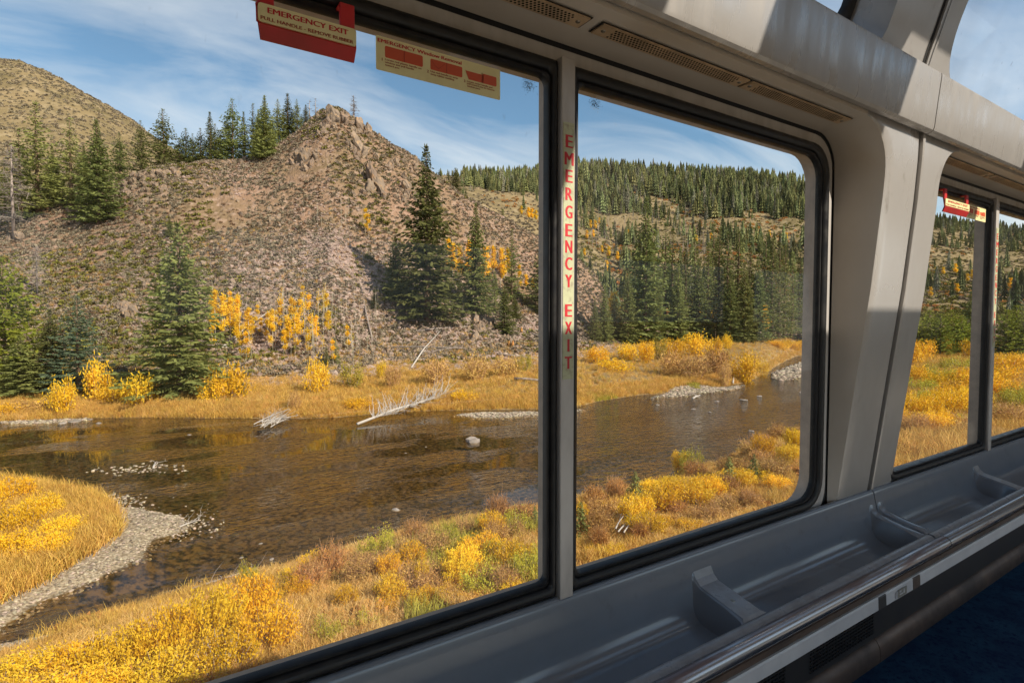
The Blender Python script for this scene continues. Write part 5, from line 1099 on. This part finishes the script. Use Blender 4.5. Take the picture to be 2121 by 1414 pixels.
# ---------------------------------------------------------------- scattered small stuff (geometry-node instances)
LIB = {}
def lib(name, meshes):
    c = bpy.data.collections.new(name)
    for i, me in enumerate(meshes):
        o = bpy.data.objects.new(name + '_piece', me); c.objects.link(o)
    LIB[name] = c; return c
def scatter(name, libname, P, S, seed=0, tilt=0.12):
    if len(P) == 0: return None
    P = np.asarray(P, float); S = np.asarray(S, float); g = np.random.default_rng(seed); n = len(P)
    me = bpy.data.meshes.new(name); me.vertices.add(n); me.vertices.foreach_set('co', P.reshape(-1).astype(np.float32))
    ra = me.attributes.new('rot', 'FLOAT_VECTOR', 'POINT'); ra.data.foreach_set('vector', np.stack([g.normal(0, tilt, n), g.normal(0, tilt, n), g.uniform(0, 6.28, n)], 1).reshape(-1).astype(np.float32))
    sa = me.attributes.new('siz', 'FLOAT_VECTOR', 'POINT'); S3 = S if S.ndim == 2 else np.stack([S, S, S], 1); sa.data.foreach_set('vector', S3.reshape(-1).astype(np.float32))
    ia = me.attributes.new('pick', 'INT', 'POINT'); ia.data.foreach_set('value', g.integers(0, len(LIB[libname].objects), n).astype(np.int32))
    o = link(name, me); tag(o, kind='stuff')
    ng = bpy.data.node_groups.new(name, 'GeometryNodeTree'); ng.interface.new_socket('Geometry', in_out='INPUT', socket_type='NodeSocketGeometry'); ng.interface.new_socket('Geometry', in_out='OUTPUT', socket_type='NodeSocketGeometry')
    n_ = ng.nodes.new; l = ng.links.new
    gi, go, ip, ci = n_('NodeGroupInput'), n_('NodeGroupOutput'), n_('GeometryNodeInstanceOnPoints'), n_('GeometryNodeCollectionInfo')
    ci.inputs['Collection'].default_value = LIB[libname]; ci.inputs['Separate Children'].default_value = True; ci.inputs['Reset Children'].default_value = True
    def at_(nm, ty):
        q = n_('GeometryNodeInputNamedAttribute'); q.data_type = ty; q.inputs['Name'].default_value = nm; return q.outputs['Attribute']
    l(gi.outputs[0], ip.inputs['Points']); l(ci.outputs[0], ip.inputs['Instance']); ip.inputs['Pick Instance'].default_value = True
    l(at_('pick', 'INT'), ip.inputs['Instance Index']); l(at_('rot', 'FLOAT_VECTOR'), ip.inputs['Rotation']); l(at_('siz', 'FLOAT_VECTOR'), ip.inputs['Scale']); l(ip.outputs[0], go.inputs[0])
    md = o.modifiers.new('scatter', 'NODES'); md.node_group = ng
    return o
def tuft(seed, m, n=26, h=1.0, w=0.03, spread=0.22, lean=0.45):
    g = np.random.default_rng(seed); q = QB(); b = np.stack([g.normal(0, spread, n), g.normal(0, spread, n), np.full(n, -0.03)], 1)
    d0 = unit(np.stack([g.normal(0, lean * .6, n), g.normal(0, lean * .6, n), np.ones(n)], 1)); L_ = h * g.uniform(0.45, 1.05, n)
    mid = b + d0 * (L_ * .55)[:, None]; d1 = unit(d0 + np.stack([g.normal(0, lean, n), g.normal(0, lean, n), np.full(n, -0.15)], 1)); tip = mid + d1 * (L_ * .5)[:, None]
    sd = unit(np.cross(d0, g.normal(size=(n, 3)))) * w / 2
    q.quads(np.stack([b - sd, b + sd, mid + sd * .8, mid - sd * .8], 1)); q.quads(np.stack([mid - sd * .8, mid + sd * .8, tip + sd * .15, tip - sd * .15], 1))
    return q.mesh('tuft', m)
def stone(seed, m, sub=1, rough_=0.35, flat=0.65):
    bm = bmesh.new(); bmesh.ops.create_icosphere(bm, subdivisions=sub, radius=1.0); g = random.Random(seed); off = Vector((g.uniform(-50, 50),) * 3)
    for v in bm.verts:
        k = 1 + rough_ * mnoise.noise(v.co * 1.1 + off) + rough_ * 0.6 * mnoise.noise(v.co * 2.7 + off); v.co = v.co * k; v.co.z *= flat
    me = bpy.data.meshes.new('stone'); bm.to_mesh(me); bm.free(); me.materials.append(m); return me
def bush_small(seed, m, n=46, size=0.42):
    g = np.random.default_rng(seed); q = QB(); d = unit(g.normal(size=(n, 3)) * np.array([1, 1, .7]) + np.array([0, 0, .55])); b = d * g.uniform(0.15, 0.62, (n, 1)) * np.array([1, 1, .75]); b[:, 2] = np.abs(b[:, 2]) * 0.9
    q.quads(blades(b, unit(d + g.normal(0, .35, (n, 3))), size * g.uniform(.6, 1.2, n), size * .75, g)); return q.mesh('bush', m)
lib('straw', [tuft(i, m_straw, 30) for i in range(3)] + [tuft(9, m_goldgrass, 30)])
lib('goldg', [tuft(20 + i, m_goldgrass, 30) for i in range(3)] + [tuft(29, m_straw, 26)])
m_pale = mat('pale_straw', (0.82, 0.58, 0.25), rough=0.7, spec=0.15, col2=(0.72, 0.44, 0.15), nscale=1.5, rnd=0.2, trans=0.2)
lib('pale', [tuft(50 + i, m_pale, 34, h=1.0, lean=.7, spread=.28) for i in range(3)])
lib('greeng', [tuft(30 + i, m_greengrass, 26, h=0.8) for i in range(2)])
lib('sage', [bush_small(i, m_sage) for i in range(3)]); lib('olive', [bush_small(10 + i, m_sage2) for i in range(2)]); lib('rustb', [bush_small(20 + i, m_rust) for i in range(2)])
m_bedst = mat('wet_bed_stone', (0.10, 0.065, 0.030), rough=0.8, col2=(0.05, 0.032, 0.018), nscale=3, rnd=0.4)
lib('bedstone', [stone(70 + i, m_bedst, 1, 0.3, 0.4) for i in range(3)])
lib('scree', [stone(i, m_scree, 1, 0.5, 0.6) for i in range(4)]); lib('pebble', [stone(10 + i, m_pebble, 1, 0.3, 0.5) for i in range(4)])
def region(n, a_rng, u_rng, seed, power=1.0):       # random points by sight-line angle and semantic coordinate
    g = np.random.default_rng(seed); a = g.uniform(*a_rng, n); u = g.uniform(0, 1, n) ** power * (u_rng[1] - u_rng[0]) + u_rng[0]
    T, Z = sem(a); i = np.minimum(u.astype(int), NS - 2); s = u - i; k = np.arange(n)
    t = T[i, k] * (1 - s) + T[i + 1, k] * s; X, Y = xy_of(a, t); return X, Y, a, t, u
def S_(lo, hi, n, seed): return np.random.default_rng(seed).uniform(lo, hi, n)
def dens(X, Y, s, seed, thr): return vnoise(X, Y, s, seed, 2) > thr
def go(name, libn, n, a_rng, u_rng, lo, hi, seed, noise_=None, power=1.0, cut=None, dz=0.0, tall=1.0):
    X, Y, a, t, u = region(n, a_rng, u_rng, seed, power); k = np.ones(n, bool)
    if noise_: k &= dens(X, Y, *noise_)
    if cut is not None: k &= cut(X, Y, a, t, u)
    X, Y = X[k], Y[k]; z = height(X, Y) + dz; k2 = z > WZ - 0.02 + dz; X, Y, z = X[k2], Y[k2], z[k2]; s = S_(lo, hi, len(X), seed + 1)
    return scatter(name, libn, np.stack([X, Y, z], 1), np.stack([s, s, s * tall], 1), seed)
AL, AR = ax(-250), ax(1700); A2L, A2R = ax(1800), ax(2200)
TAL = [np.array([hit(x, y)[:2] for x, y in q]) for q in ([(640, 480), (680, 465), (725, 485), (785, 560), (780, 610), (740, 600), (690, 550), (650, 520)], [(540, 735), (560, 680), (640, 690), (760, 690), (860, 700), (1000, 700), (1128, 690), (1128, 735), (960, 738), (760, 745)])]
def off_talus(X, Y, a, t, u): return np.all([sdist(X + 3 * vnoise(X, Y, 4, 2), Y + 3 * vnoise(X, Y, 4, 3), q) < 0 for q in TAL], axis=0)
def notbar(X, Y, a, t, u): return np.all([sdist(X, Y, b[0]) < -0.3 for b in BARS], axis=0)
go('near_bank_grass', 'straw', 15000, (AL, AR), (1.0, 1.97), 0.15, 0.38, 101, power=0.8, cut=notbar)
go('near_bank_pale_grass', 'pale', 14000, (AL, AR), (0.9, 1.97), 0.15, 0.36, 119, (2.4, 15, 0.02), cut=notbar)
go('near_bank_gold_grass', 'goldg', 6000, (AL, AR), (0.9, 1.97), 0.2, 0.5, 102, (3.0, 3, 0.0), cut=notbar)
go('near_bank_rust_brush', 'rustb', 3500, (AL, AR), (0.9, 1.97), 0.15, 0.42, 103, (1.8, 5, 0.05), cut=notbar)
go('near_bank_green_grass', 'greeng', 2200, (ax(850), ax(1150)), (0.9, 1.8), 0.4, 0.8, 104, (2.0, 6, 0.02))
go('second_window_grass', 'straw', 8000, (A2L, A2R), (0.6, 1.9), 0.4, 0.95, 105); go('second_window_gold_grass', 'goldg', 5000, (A2L, A2R), (1.6, 6.5), 0.6, 1.3, 106)
go('far_bank_grass', 'goldg', 16000, (AL, AR), (5.02, 6.9), 0.25, 0.6, 107, cut=notbar); go('far_bank_straw', 'straw', 9000, (AL, AR), (5.1, 7.2), 0.35, 0.8, 108, cut=notbar)
go('far_bank_pale_grass', 'pale', 7000, (AL, AR), (5.05, 7.0), 0.2, 0.5, 123, (4.0, 17, 0.0), cut=notbar); go('far_bank_green_grass', 'greeng', 5000, (AL, AR), (5.2, 7.0), 0.25, 0.55, 124, (5.0, 19, 0.08), cut=notbar)
go('far_bank_green_fringe', 'greeng', 2600, (ax(560), ax(1450)), (5.0, 5.5), 0.3, 0.6, 109, (5.0, 7, 0.03))
go('hillside_sagebrush', 'sage', 34000, (AL, ax(1290)), (7.0, 8.97), 0.16, 0.6, 110, (13.0, 8, -0.27))
m_brown = mat('brown_hill_brush', (0.25, 0.15, 0.085), rough=0.9, spec=0.08, col2=(0.17, 0.10, 0.06), nscale=3, rnd=0.3); lib('brownb', [bush_small(30 + i, m_brown) for i in range(2)])
go('hillside_brown_brush', 'brownb', 11000, (AL, ax(1290)), (7.0, 9.0), 0.15, 0.5, 118, (6.0, 18, -0.1))
go('hillside_dark_brush', 'olive', 2600, (AL, ax(1290)), (7.0, 8.9), 0.35, 0.9, 122, (16.0, 21, 0.05)); go('hillside_olive_brush', 'olive', 11000, (AL, ax(1290)), (6.9, 8.9), 0.25, 0.7, 111, (8.0, 9, 0.08))
go('hillside_dry_grass', 'straw', 5000, (AL, ax(1290)), (6.8, 8.2), 0.3, 0.6, 112, (7.0, 12, -0.02)); go('hillside_scree', 'scree', 26000, (AL, ax(1290)), (6.9, 9.4), 0.10, 0.36, 113, (7.0, 10, 0.0), dz=-0.03)
go('foot_of_slope_rubble', 'scree', 12000, (ax(480), ax(1290)), (6.7, 8.0), 0.12, 0.45, 114, dz=-0.03)
go('talus_stones', 'scree', 15000, (ax(590), ax(830)), (7.3, 8.7), 0.10, 0.34, 125, dz=-0.03, cut=lambda X, Y, a, t, u: ~off_talus(X, Y, a, t, u))
go('far_slope_brush', 'sage', 9000, (ax(900), A2R), (10.2, 11.9), 0.6, 1.6, 115); go('back_hill_brush', 'sage', 9000, (AL, ax(420)), (10.4, 11.98), 0.6, 1.5, 116); go('far_slope_olive_brush', 'olive', 7000, (ax(1180), A2R), (9.5, 11.6), 0.6, 2.0, 117)
go('far_slope_rust_brush', 'rustb', 5000, (ax(1000), A2R), (10.0, 11.9), 0.6, 2.2, 120, (30, 4, 0.0))
# gravel bars: stones, with grass on the left one
for bi, (n, lo, hi) in enumerate(((17000, 0.012, 0.065), (2600, 0.05, 0.14), (1500, 0.08, 0.2), (700, 0.14, 0.36), (6000, 0.012, 0.05), (900, 0.05, 0.15))):
    poly = BARS[bi][0]; g = np.random.default_rng(200 + bi); l_, h_ = poly.min(0) - 0.6, poly.max(0) + 0.6; p = g.uniform(l_, h_, (n * 4, 2)); d = sdist(p[:, 0], p[:, 1], poly); k = d > -0.35
    p = p[k][:n]; z = height(p[:, 0], p[:, 1]); k = z > WZ - 0.1; p = p[k]; z = z[k]; scatter('gravel', 'pebble', np.c_[p, z - 0.01], g.uniform(lo, hi, len(p)) ** 1.0, 210 + bi, 0.3)
gp = on_water([(-260, 1000), (-60, 985), (90, 1005), (200, 1025), (243, 1062), (248, 1092), (235, 1112), (150, 1165), (95, 1200), (0, 1245), (-150, 1290), (-260, 1300)], WZ + 0.25)
g = np.random.default_rng(230); p = g.uniform(gp.min(0), gp.max(0), (14000, 2)); p = p[sdist(p[:, 0], p[:, 1], gp) > 0.1]; z = np.maximum(height(p[:, 0], p[:, 1]), WZ + 0.1)
scatter('gravel_bar_grass', 'goldg', np.c_[p, z], g.uniform(0.35, 0.75, len(p)), 231); pp = p[::9]; scatter('gravel_bar_green_fringe', 'greeng', np.c_[pp, z[::9]], g.uniform(0.3, 0.5, len(pp)), 232)
# drowned stones on the river bed and ripples breaking on small ones
X, Y, a, t, u = region(9000, (AL, AR), (2.5, 4.9), 240); z = height(X, Y); k_ = z < WZ - 0.12; X, Y, z = X[k_], Y[k_], z[k_]; scatter('river_bed_stones', 'bedstone', np.stack([X, Y, z], 1), S_(0.04, 0.17, len(X), 241), 242)

# crags and boulders
def crag_mesh(seed):                                # upright broken rock: facets cut by planes, then roughened
    g = np.random.default_rng(seed); bm = bmesh.new(); bmesh.ops.create_icosphere(bm, subdivisions=4, radius=1.0)
    co = np.array([v.co[:] for v in bm.verts])
    for k in range(26):
        n_ = unit(g.normal(size=3) * np.array([1, 1, .55])); d = g.uniform(.42, .8); e = co @ n_ - d; co = co - np.where(e > 0, e, 0)[:, None] * n_[None]
    co[:, 2] += 0.25 * (co[:, 0] * g.normal() + co[:, 1] * g.normal()); off = Vector(g.uniform(-40, 40, 3))
    for v, c in zip(bm.verts, co):
        p = Vector(c); k = 1 + .16 * mnoise.noise(p * 3.1 + off) + .12 * mnoise.noise(Vector((p.x * 7, p.y * 7, p.z * 2.2)) + off); v.co = Vector((p.x * k, p.y * k, p.z * k * 1.25))
    me = bpy.data.meshes.new('rock'); bm.to_mesh(me); bm.free(); me.materials.append(m_rock); return me
CRAG = [crag_mesh(40 + i) for i in range(6)]
def rock(k, x, y, size, label, group, name='rock_outcrop', sq=1.0, t=None, m=None, sink=0.25):
    X, Y, z, tt = hit(x, y) if t is None else ground_at(x, t); o = link(name, CRAG[k % 6] if m is None else m[k % len(m)], None, (X, Y, z + size * sink)); o.rotation_euler = (rng.normal() * .2, rng.normal() * .2, rng.uniform(0, 6.28)); size *= .78; o.scale = (size, size * 0.85, size * sq); tag(o, label, 'rock', group); return o
GR = 'rock outcrops on the near hillside'
for i, (x, y, s, q_, lab) in enumerate([(692, 254, 3.0, 1.0, 'pale crag forming the tip of the rocky peak'), (712, 258, 2.3, 1.0, 'crag just right of the peak tip'), (678, 264, 2.0, .9, 'low crag just left of the peak tip'), (745, 270, 2.1, 1.2, 'upright crag right of the dead tree on the peak'), (762, 280, 1.9, 1.1, 'outer crag on the right shoulder of the peak'), (728, 262, 1.1, .8, 'small crag under the dead tree'), (742, 312, 2.2, 1.4, 'rib of rock below the peak, upper end'), (755, 325, 2.0, 1.2, 'rib of rock below the peak, lower end'), (735, 322, 1.1, 1.1, 'dark rock left of the rib below the peak'), (778, 330, 1.2, 1.0, 'pale rock right of the rib below the peak'), (668, 275, 1.0, 1.4, 'small spike of rock left of the peak'), (632, 335, 2.4, .9, 'broken rock band below the ridge pines, middle'), (615, 328, 1.3, .9, 'broken rock band below the ridge pines, left end'), (655, 330, 1.3, .9, 'broken rock band below the ridge pines, right end'), (645, 345, 1.0, .8, 'rock under the broken band below the ridge'), (748, 360, 1.0, 1.0, 'lone rock in the middle of the upper slope'), (772, 380, 2.4, 1.4, 'tall orange stained crag mid slope'), (786, 397, 2.2, 1.3, 'crag on the right of the orange stained one'), (766, 402, 2.0, 1.2, 'dark crag left of the orange stained one'), (795, 410, 1.2, 1.2, 'lowest crag of the mid slope group'), (838, 372, 1.2, 1.0, 'crag on the right flank near the tallest spruce'), (846, 402, 2.1, 1.3, 'grey crag behind the tallest spruce, upper'), (836, 420, 1.3, 1.1, 'grey crag behind the tallest spruce, lower'), (862, 350, 1.2, .9, 'rock on the right skyline of the hill'), (812, 345, 1.0, .9, 'small rock on the upper right flank')]):
    rock(i, x, y, s, lab, GR, sq=q_)
for i in range(16):
    x = 262 + i * 7.5 + rng.uniform(-4, 4); rock(i, x, 376 - (i * 1.2 if i < 10 else 12 - (i - 10)) + rng.uniform(-6, 14), rng.uniform(0.9, 1.6), 'jagged rock of the pale ledge in front of the left pines', 'rocks of the pale ledge', sq=.75)
for i, (x, y, s, lab) in enumerate([(40, 498, 1.8, 'pale rounded boulder beside the reddish dead trunk'), (250, 640, 1.0, 'grey boulder above the yellow willows, left of three'), (262, 655, 1.1, 'grey boulder above the yellow willows, middle of three'), (275, 650, .8, 'grey boulder above the yellow willows, right of three'), (285, 530, .8, 'reddish pale rock on the olive slope'), (1018, 672, 1.2, 'grey rock under the small bushy spruce'), (1000, 668, .9, 'grey rock left of the one under the small spruce'), (1100, 705, .8, 'rock on the rubble slope near the mullion'), (430, 690, .5, 'white stone beside the broad bank spruce')]):
    rock(i, x, y, s, lab, 'boulders on the hillside', 'boulder', .7)
lib('crag', CRAG); go('hillside_rocks', 'crag', 2600, (AL, ax(1290)), (7.1, 8.95), 0.15, 0.75, 126, (7.0, 31, 0.06), dz=-.05); CP = []
g = np.random.default_rng(260)
for (cx, cy, n, w_) in ((695, 258, 26, 22), (750, 275, 20, 18), (745, 318, 18, 16), (635, 335, 26, 26), (775, 392, 26, 18), (840, 405, 22, 16), (668, 280, 10, 12), (300, 375, 40, 45), (270, 650, 12, 18), (860, 350, 14, 16), (720, 300, 10, 20), (805, 350, 12, 20), (1000, 675, 14, 25), (430, 370, 16, 40)):
    for k in range(n):
        X, Y, z, tt = hit(cx + g.normal() * w_ * .6, cy + g.normal() * w_ * .45); CP.append((X, Y, z))
CS = g.uniform(.25, 1.0, len(CP)); scatter('broken_rock', 'crag', np.array(CP), np.stack([CS, CS, CS * g.uniform(.7, 1.4, len(CP))], 1), 261, .35)
STN = [stone(60 + i, m_river, 2, 0.45, 0.6) for i in range(4)]
GW = 'stones in the river'
def water_stone(k, x, y, s, lab, flat=0.8):
    d = ray(x, y); q_ = d * (WZ / d[2]); s *= 1.0 if lab.startswith('largest') else .55; o = link('river_stone', STN[k % 4], None, (q_[0], q_[1], WZ + s * (0.12 if flat > 1 else -0.08))); o.scale = (s, s * .75, s * flat); o.rotation_euler = (0, 0, rng.uniform(0, 6.28)); tag(o, lab, 'stone', GW); return o
for i, (x, y, s, lab) in enumerate([(979, 915, .42, 'largest square grey boulder in the calm water left of the mullion'), (840, 938, .13, 'small stone left of the square boulder, nearer one'), (882, 925, .14, 'low wet stone left of the square boulder'), (392, 900, .28, 'small pale stone in the rapid below the far bank'), (155, 872, 1.0, 'flat grey boulder at the far bank on the left'), (130, 876, .6, 'smaller rock left of the flat grey boulder'), (205, 876, .5, 'flat rock right of the flat grey boulder'), (500, 1154, .14, 'dark stone in the shallow near channel'), (563, 1157, .16, 'pale tipped stone near the near bank brush'), (540, 1125, .12, 'dark stone under the shallow water'), (820, 1055, .35, 'dark sunken rock close to the near bank'), (1556, 892, .40, 'white stone by the near bank in the right pane'), (1362, 838, .35, 'flat stone in the right pane, nearest the gravel'), (1436, 847, .42, 'stone in mid river, right pane, left of two'), (1470, 853, .38, 'stone in mid river, right pane, right of two'), (1485, 831, .40, 'small stone behind the mid river pair'), (1540, 828, .65, 'dark cluster rock near the right river bend'), (1573, 820, .45, 'stone close to the right river bend'), (1660, 812, .5, 'stone at the right window edge in the river')]):
    water_stone(i, x, y, s, lab, 1.2 if i == 0 else .5)
g = np.random.default_rng(250); PS = []
for (cx, cy, wx, wy, n) in ((275, 975, 90, 8, 70), (330, 965, 60, 6, 40), (250, 1040, 70, 14, 120), (370, 1090, 40, 25, 120), (430, 1080, 40, 30, 40), (1625, 772, 30, 12, 50), (60, 874, 90, 3, 40), (230, 1030, 30, 10, 60)):
    for k in range(n):
        d = ray(cx + g.normal() * wx * .5, cy + g.normal() * wy * .5); q_ = d * (WZ / d[2]); PS.append((q_[0], q_[1], WZ))
PS = np.array(PS); dist = np.hypot(PS[:, 0], PS[:, 1]); scatter('gravel', 'pebble', PS, dist * g.uniform(0.0010, 0.0028, len(PS)), 251, .3)

# logs and driftwood
def log_mesh(seed, L_, r_, twigs=0, m=m_dead, spread=0.5, side=None):
    g = np.random.default_rng(seed); mb = MB(); mb.tube([(-L_ / 2, 0, 0), (-L_ * .1, L_ * .01, L_ * .012), (L_ / 2, 0, 0)], [r_, r_ * .85, r_ * .45], 7); tr = mesh('trunk', mb.v, mb.f, m, True); br = None
    if twigs:
        twigs = max(twigs, 3); mb = MB()
        for k in range(twigs):
            x = g.uniform(-0.35, 0.5) * L_; az = g.uniform(0, 6.28); d = Vector((g.uniform(.1, .9), math.cos(az), abs(math.sin(az)) if side else math.sin(az))); l2 = spread * g.uniform(.4, 1.2); p = Vector((x, 0, 0)); m1 = p + d * l2 * .5 + Vector(g.normal(0, .05, 3)); e_ = p + d * l2 + Vector((g.normal() * .15, g.normal() * .15, g.normal() * .15))
            mb.tube([p, m1, e_], [r_ * .34, r_ * .22, r_ * .07], 4, False)
            for j in range(4): c = m1.lerp(e_, g.uniform(0, 1)); mb.tube([c, c + Vector(g.normal(0, .3, 3)) * spread * .6], [r_ * .09, r_ * .03], 3, False)
        br = mesh('branches', mb.v, mb.f, m)
    return tr, br
def lay(x0, y0, x1, y1, r_, label, group, twigs=0, m=m_dead, name='fallen_log', seed=0, water=False, spread=.5, lift=0.0, lift1=0.0):
    if water: A, B_ = [ray(x, y) * (WZ / ray(x, y)[2]) for x, y in ((x0, y0), (x1, y1))]; A = Vector(A); B_ = Vector(B_)
    else: A, B_ = Vector(hit(x0, y0)[:3]), Vector(hit(x1, y1)[:3])
    A.z += lift; B_.z += lift1 or lift; L_ = (B_ - A).length; tr, br = log_mesh(seed, L_, r_, twigs, m, spread, water); o = empty(name, (A + B_) / 2); o.rotation_euler = (B_ - A).to_track_quat('X', 'Z').to_euler(); tag(o, label, 'log', group); link('trunk', tr, o)
    if br: link('branches', br, o)
    return o
GL = 'fallen logs on the hillside'
lay(455, 728, 585, 630, .13, 'long pale log leaning through the golden aspen clump', GL, 10, m_silver, seed=1, spread=.9, lift=.15)
lay(462, 730, 540, 668, .08, 'thinner log below the long pale one in the aspen clump', GL, 8, m_silver, seed=2, spread=.8, lift=.1)
lay(772, 708, 748, 600, .12, 'dark grey log lying straight up the slope left of the tallest spruce', GL, 3, seed=3, lift=.12)
lay(855, 690, 980, 678, .14, 'long log lying across the slope below the tallest spruce', GL, 4, seed=4, lift=.12)
lay(852, 765, 915, 685, .10, 'broken pale log pointing down to the brush below the tallest spruce', GL, 12, m_silver, seed=5, spread=.9, lift=.15)
lay(812, 727, 965, 728, .09, 'thin grey log across the twig pile above the far bank', GL, 24, seed=6, spread=1.2, lift=.3)
lay(870, 742, 960, 722, .07, 'tangled grey branches on the rubble above the brush', GL, 40, seed=7, spread=1.3, lift=.3)
lay(1092, 690, 1128, 704, .16, 'dark log cut off by the mullion on the rubble slope', GL, 2, seed=8, lift=.12)
lay(1065, 790, 1126, 794, .16, 'dark log on the far bank grass beside the mullion', GL, 4, seed=9, lift=.25)
lay(1200, 620, 1245, 655, .13, 'dark log on the slope right of the mullion', GL, 0, seed=10, lift=.15)
lay(1009, 735, 1128, 748, .10, 'thin log at the foot of the rubble slope', GL, 5, seed=11, lift=.15)
lay(740, 882, 925, 838, .10, 'bleached dead tree fallen from the far bank into the water', 'driftwood in the river', 90, m_silver, 'driftwood_tree', 12, True, 1.5, .15, .9)
for k in range(26):
    dx_, dy_ = rng.normal() * 16, rng.normal() * 6
    lay(552 + rng.normal() * 12, 887 + rng.normal() * 4, 586 + dx_, 870 + dy_ * .7, rng.uniform(.015, .035), 'bleached stick in the heap at the far bank waterline', 'sticks in the driftwood heap', 2, m_silver, 'stick', 30 + k, True, .5, rng.uniform(.05, .5), rng.uniform(.05, .75))
lay(372, 1095, 412, 1080, .03, 'forked bleached stick at the tip of the gravel bar', 'driftwood in the river', 7, m_silver, 'stick', 60, True, .35, .08)
lay(318, 972, 322, 960, .05, 'small bent stick stranded in the rapid', 'driftwood in the river', 3, m_silver, 'stick', 61, True, .4, .08)
lay(1518, 800, 1524, 775, .10, 'white stick standing at the tip of the bend gravel', 'driftwood in the river', 2, m_silver, 'stick', 62, False, .3, .3)
lay(1435, 827, 1450, 820, .10, 'small white log stranded in the right pane shallows', 'driftwood in the river', 3, m_silver, 'stick', 63, True, .4, .1)
for k, (a_, b_, c_, d_) in enumerate(((1275, 1120, 1292, 1090), (1280, 1128, 1310, 1098), (1292, 1128, 1318, 1095))):
    lay(a_, b_, c_, d_, .022, 'curved grey dead branch in the near bank brush of the right pane', 'dead branches on the near bank', 3, m_silver, 'branch', 70 + k, False, .3, .35)
for k in range(7):
    x = 395 + k * 16; lay(x, 1235 - k * 5, x + 45, 1218 - k * 5, .02, 'grey tangled root branch at the near bank edge', 'roots on the near bank edge', 5, m_dead, 'branch', 80 + k, False, .4, .2)
for x, y, h_, lab in ((1080, 690, .9, 'reddish broken stump on the rubble slope, upper'), (1062, 718, .8, 'pair of stumps on the rubble slope, right one'), (1054, 716, .7, 'pair of stumps on the rubble slope, left one')):
    X, Y, z, tt = hit(x, y); mb = MB(); mb.tube([(0, 0, -.2), (.02, 0, h_ * .6), (.05, .03, h_)], [.22, .17, .07], 7); o = mb.build('stump', m_rust, None, True, (X, Y, z)); tag(o, lab, 'stump', 'stumps on the rubble slope')

# far forest
def far_conifer(seed, layers=7, pts=9, h=10.0, r=1.45, m=m_fargreen):
    r = r * 1.25; g = np.random.default_rng(seed); mb = MB()
    for k in range(layers):
        u = k / layers; zt = h * (u + 1.7 / layers) if k < layers - 1 else h; zb = h * (0.08 + 0.9 * u); rad = r * (1 - u) ** 0.8 + 0.08
        ringv = [(math.cos(6.283 * i / (2 * pts)) * rad * (g.uniform(.8, 1.25) if i % 2 == 0 else g.uniform(.35, .6)), math.sin(6.283 * i / (2 * pts)) * rad * (g.uniform(.8, 1.25) if i % 2 == 0 else g.uniform(.35, .6)), zb + g.uniform(-.25, .25) - (0.2 if i % 2 == 0 else -0.15)) for i in range(2 * pts)]
        mb.add([(g.normal() * .04, g.normal() * .04, min(zt, h))] + ringv, [(0, i + 1, (i + 1) % (2 * pts) + 1) for i in range(2 * pts)])
    mb.tube([(0, 0, -.5), (0, 0, h * .3)], [.12, .09], 4)
    return mesh('far_conifer', mb.v, mb.f, m)
m_fg2 = mat('far_needles_olive', (0.18, 0.17, 0.06), rough=0.85, spec=0.1, col2=(0.13, 0.13, 0.05), nscale=0.5, rnd=0.5); m_fg3 = mat('far_needles_grey', (0.16, 0.165, 0.11), rough=0.85, spec=0.1, col2=(0.20, 0.17, 0.11), nscale=0.5, rnd=0.5)
FC = [far_conifer(1), far_conifer(2, 8, 8, r=1.2), far_conifer(3, 6, 9, r=1.8, m=m_fg2), far_conifer(4, 7, 8, r=1.0, m=m_fg3), far_conifer(5, 6, 7, r=1.5), far_conifer(6, 7, 8, r=1.3, m=m_fg2)]
lib('conif', FC)
BT = trunk_mesh(10, .10, m_dead, 4, seed=5, name='bare'); lib('bare', [BT])
def forest(n, xr, ur, seed, thr, lo, hi, nscale=40):
    X, Y, a, t, u = region(n, (ax(xr[0]), ax(xr[1])), ur, seed); k = vnoise(X, Y, nscale, seed, 2) > thr; X, Y, t = X[k], Y[k], t[k]; z = height(X, Y); return np.stack([X, Y, z - .2], 1), lo + (hi - lo) * S_(0, 1, len(X), seed + 1) ** 1.7, t
PF = [forest(4600, (1190, 1800), (11.22, 12.05), 301, -0.25, .4, 1.75), forest(900, (1860, 2200), (11.3, 12.05), 302, -0.25, .5, 1.15), forest(1300, (960, 1190), (11.3, 12.05), 303, -0.2, .5, 1.25), forest(260, (900, 1010), (11.7, 12.03), 304, -0.1, .5, 1.0), forest(800, (1180, 1420), (9.8, 11.3), 305, -0.08, .5, 1.3, 25), forest(520, (1420, 1800), (10.2, 11.3), 306, 0.02, .6, 1.4, 25), forest(260, (1860, 2200), (9.9, 11.2), 307, 0.05, .6, 1.4, 25), forest(70, (930, 1130), (11.0, 11.6), 308, 0.02, .4, .8, 25)]
P_ = np.concatenate([q[0] for q in PF]); S3 = np.concatenate([q[1] for q in PF]); T3 = np.concatenate([q[2] for q in PF]); order = np.argsort(-(S3 / T3))
for k in order[:260]:
    o = link('conifer_tree', FC[int(k) % 6], None, tuple(P_[k])); s = float(S3[k]); o.scale = (s, s, s); o.rotation_euler = (0, 0, rng.uniform(0, 6.28)); tag(o, 'dark conifer in the distant forest on the far slope', 'conifer', 'distant conifers on the far slopes')
r_ = order[260:]; scatter('far_forest', 'conif', P_[r_], S3[r_], 310, .03)
B1, BS, _t = forest(900, (1190, 1460), (10.8, 11.8), 320, -0.1, .6, 1.2, 30); scatter('far_forest_bare_trunks', 'bare', B1, BS, 321, .05)
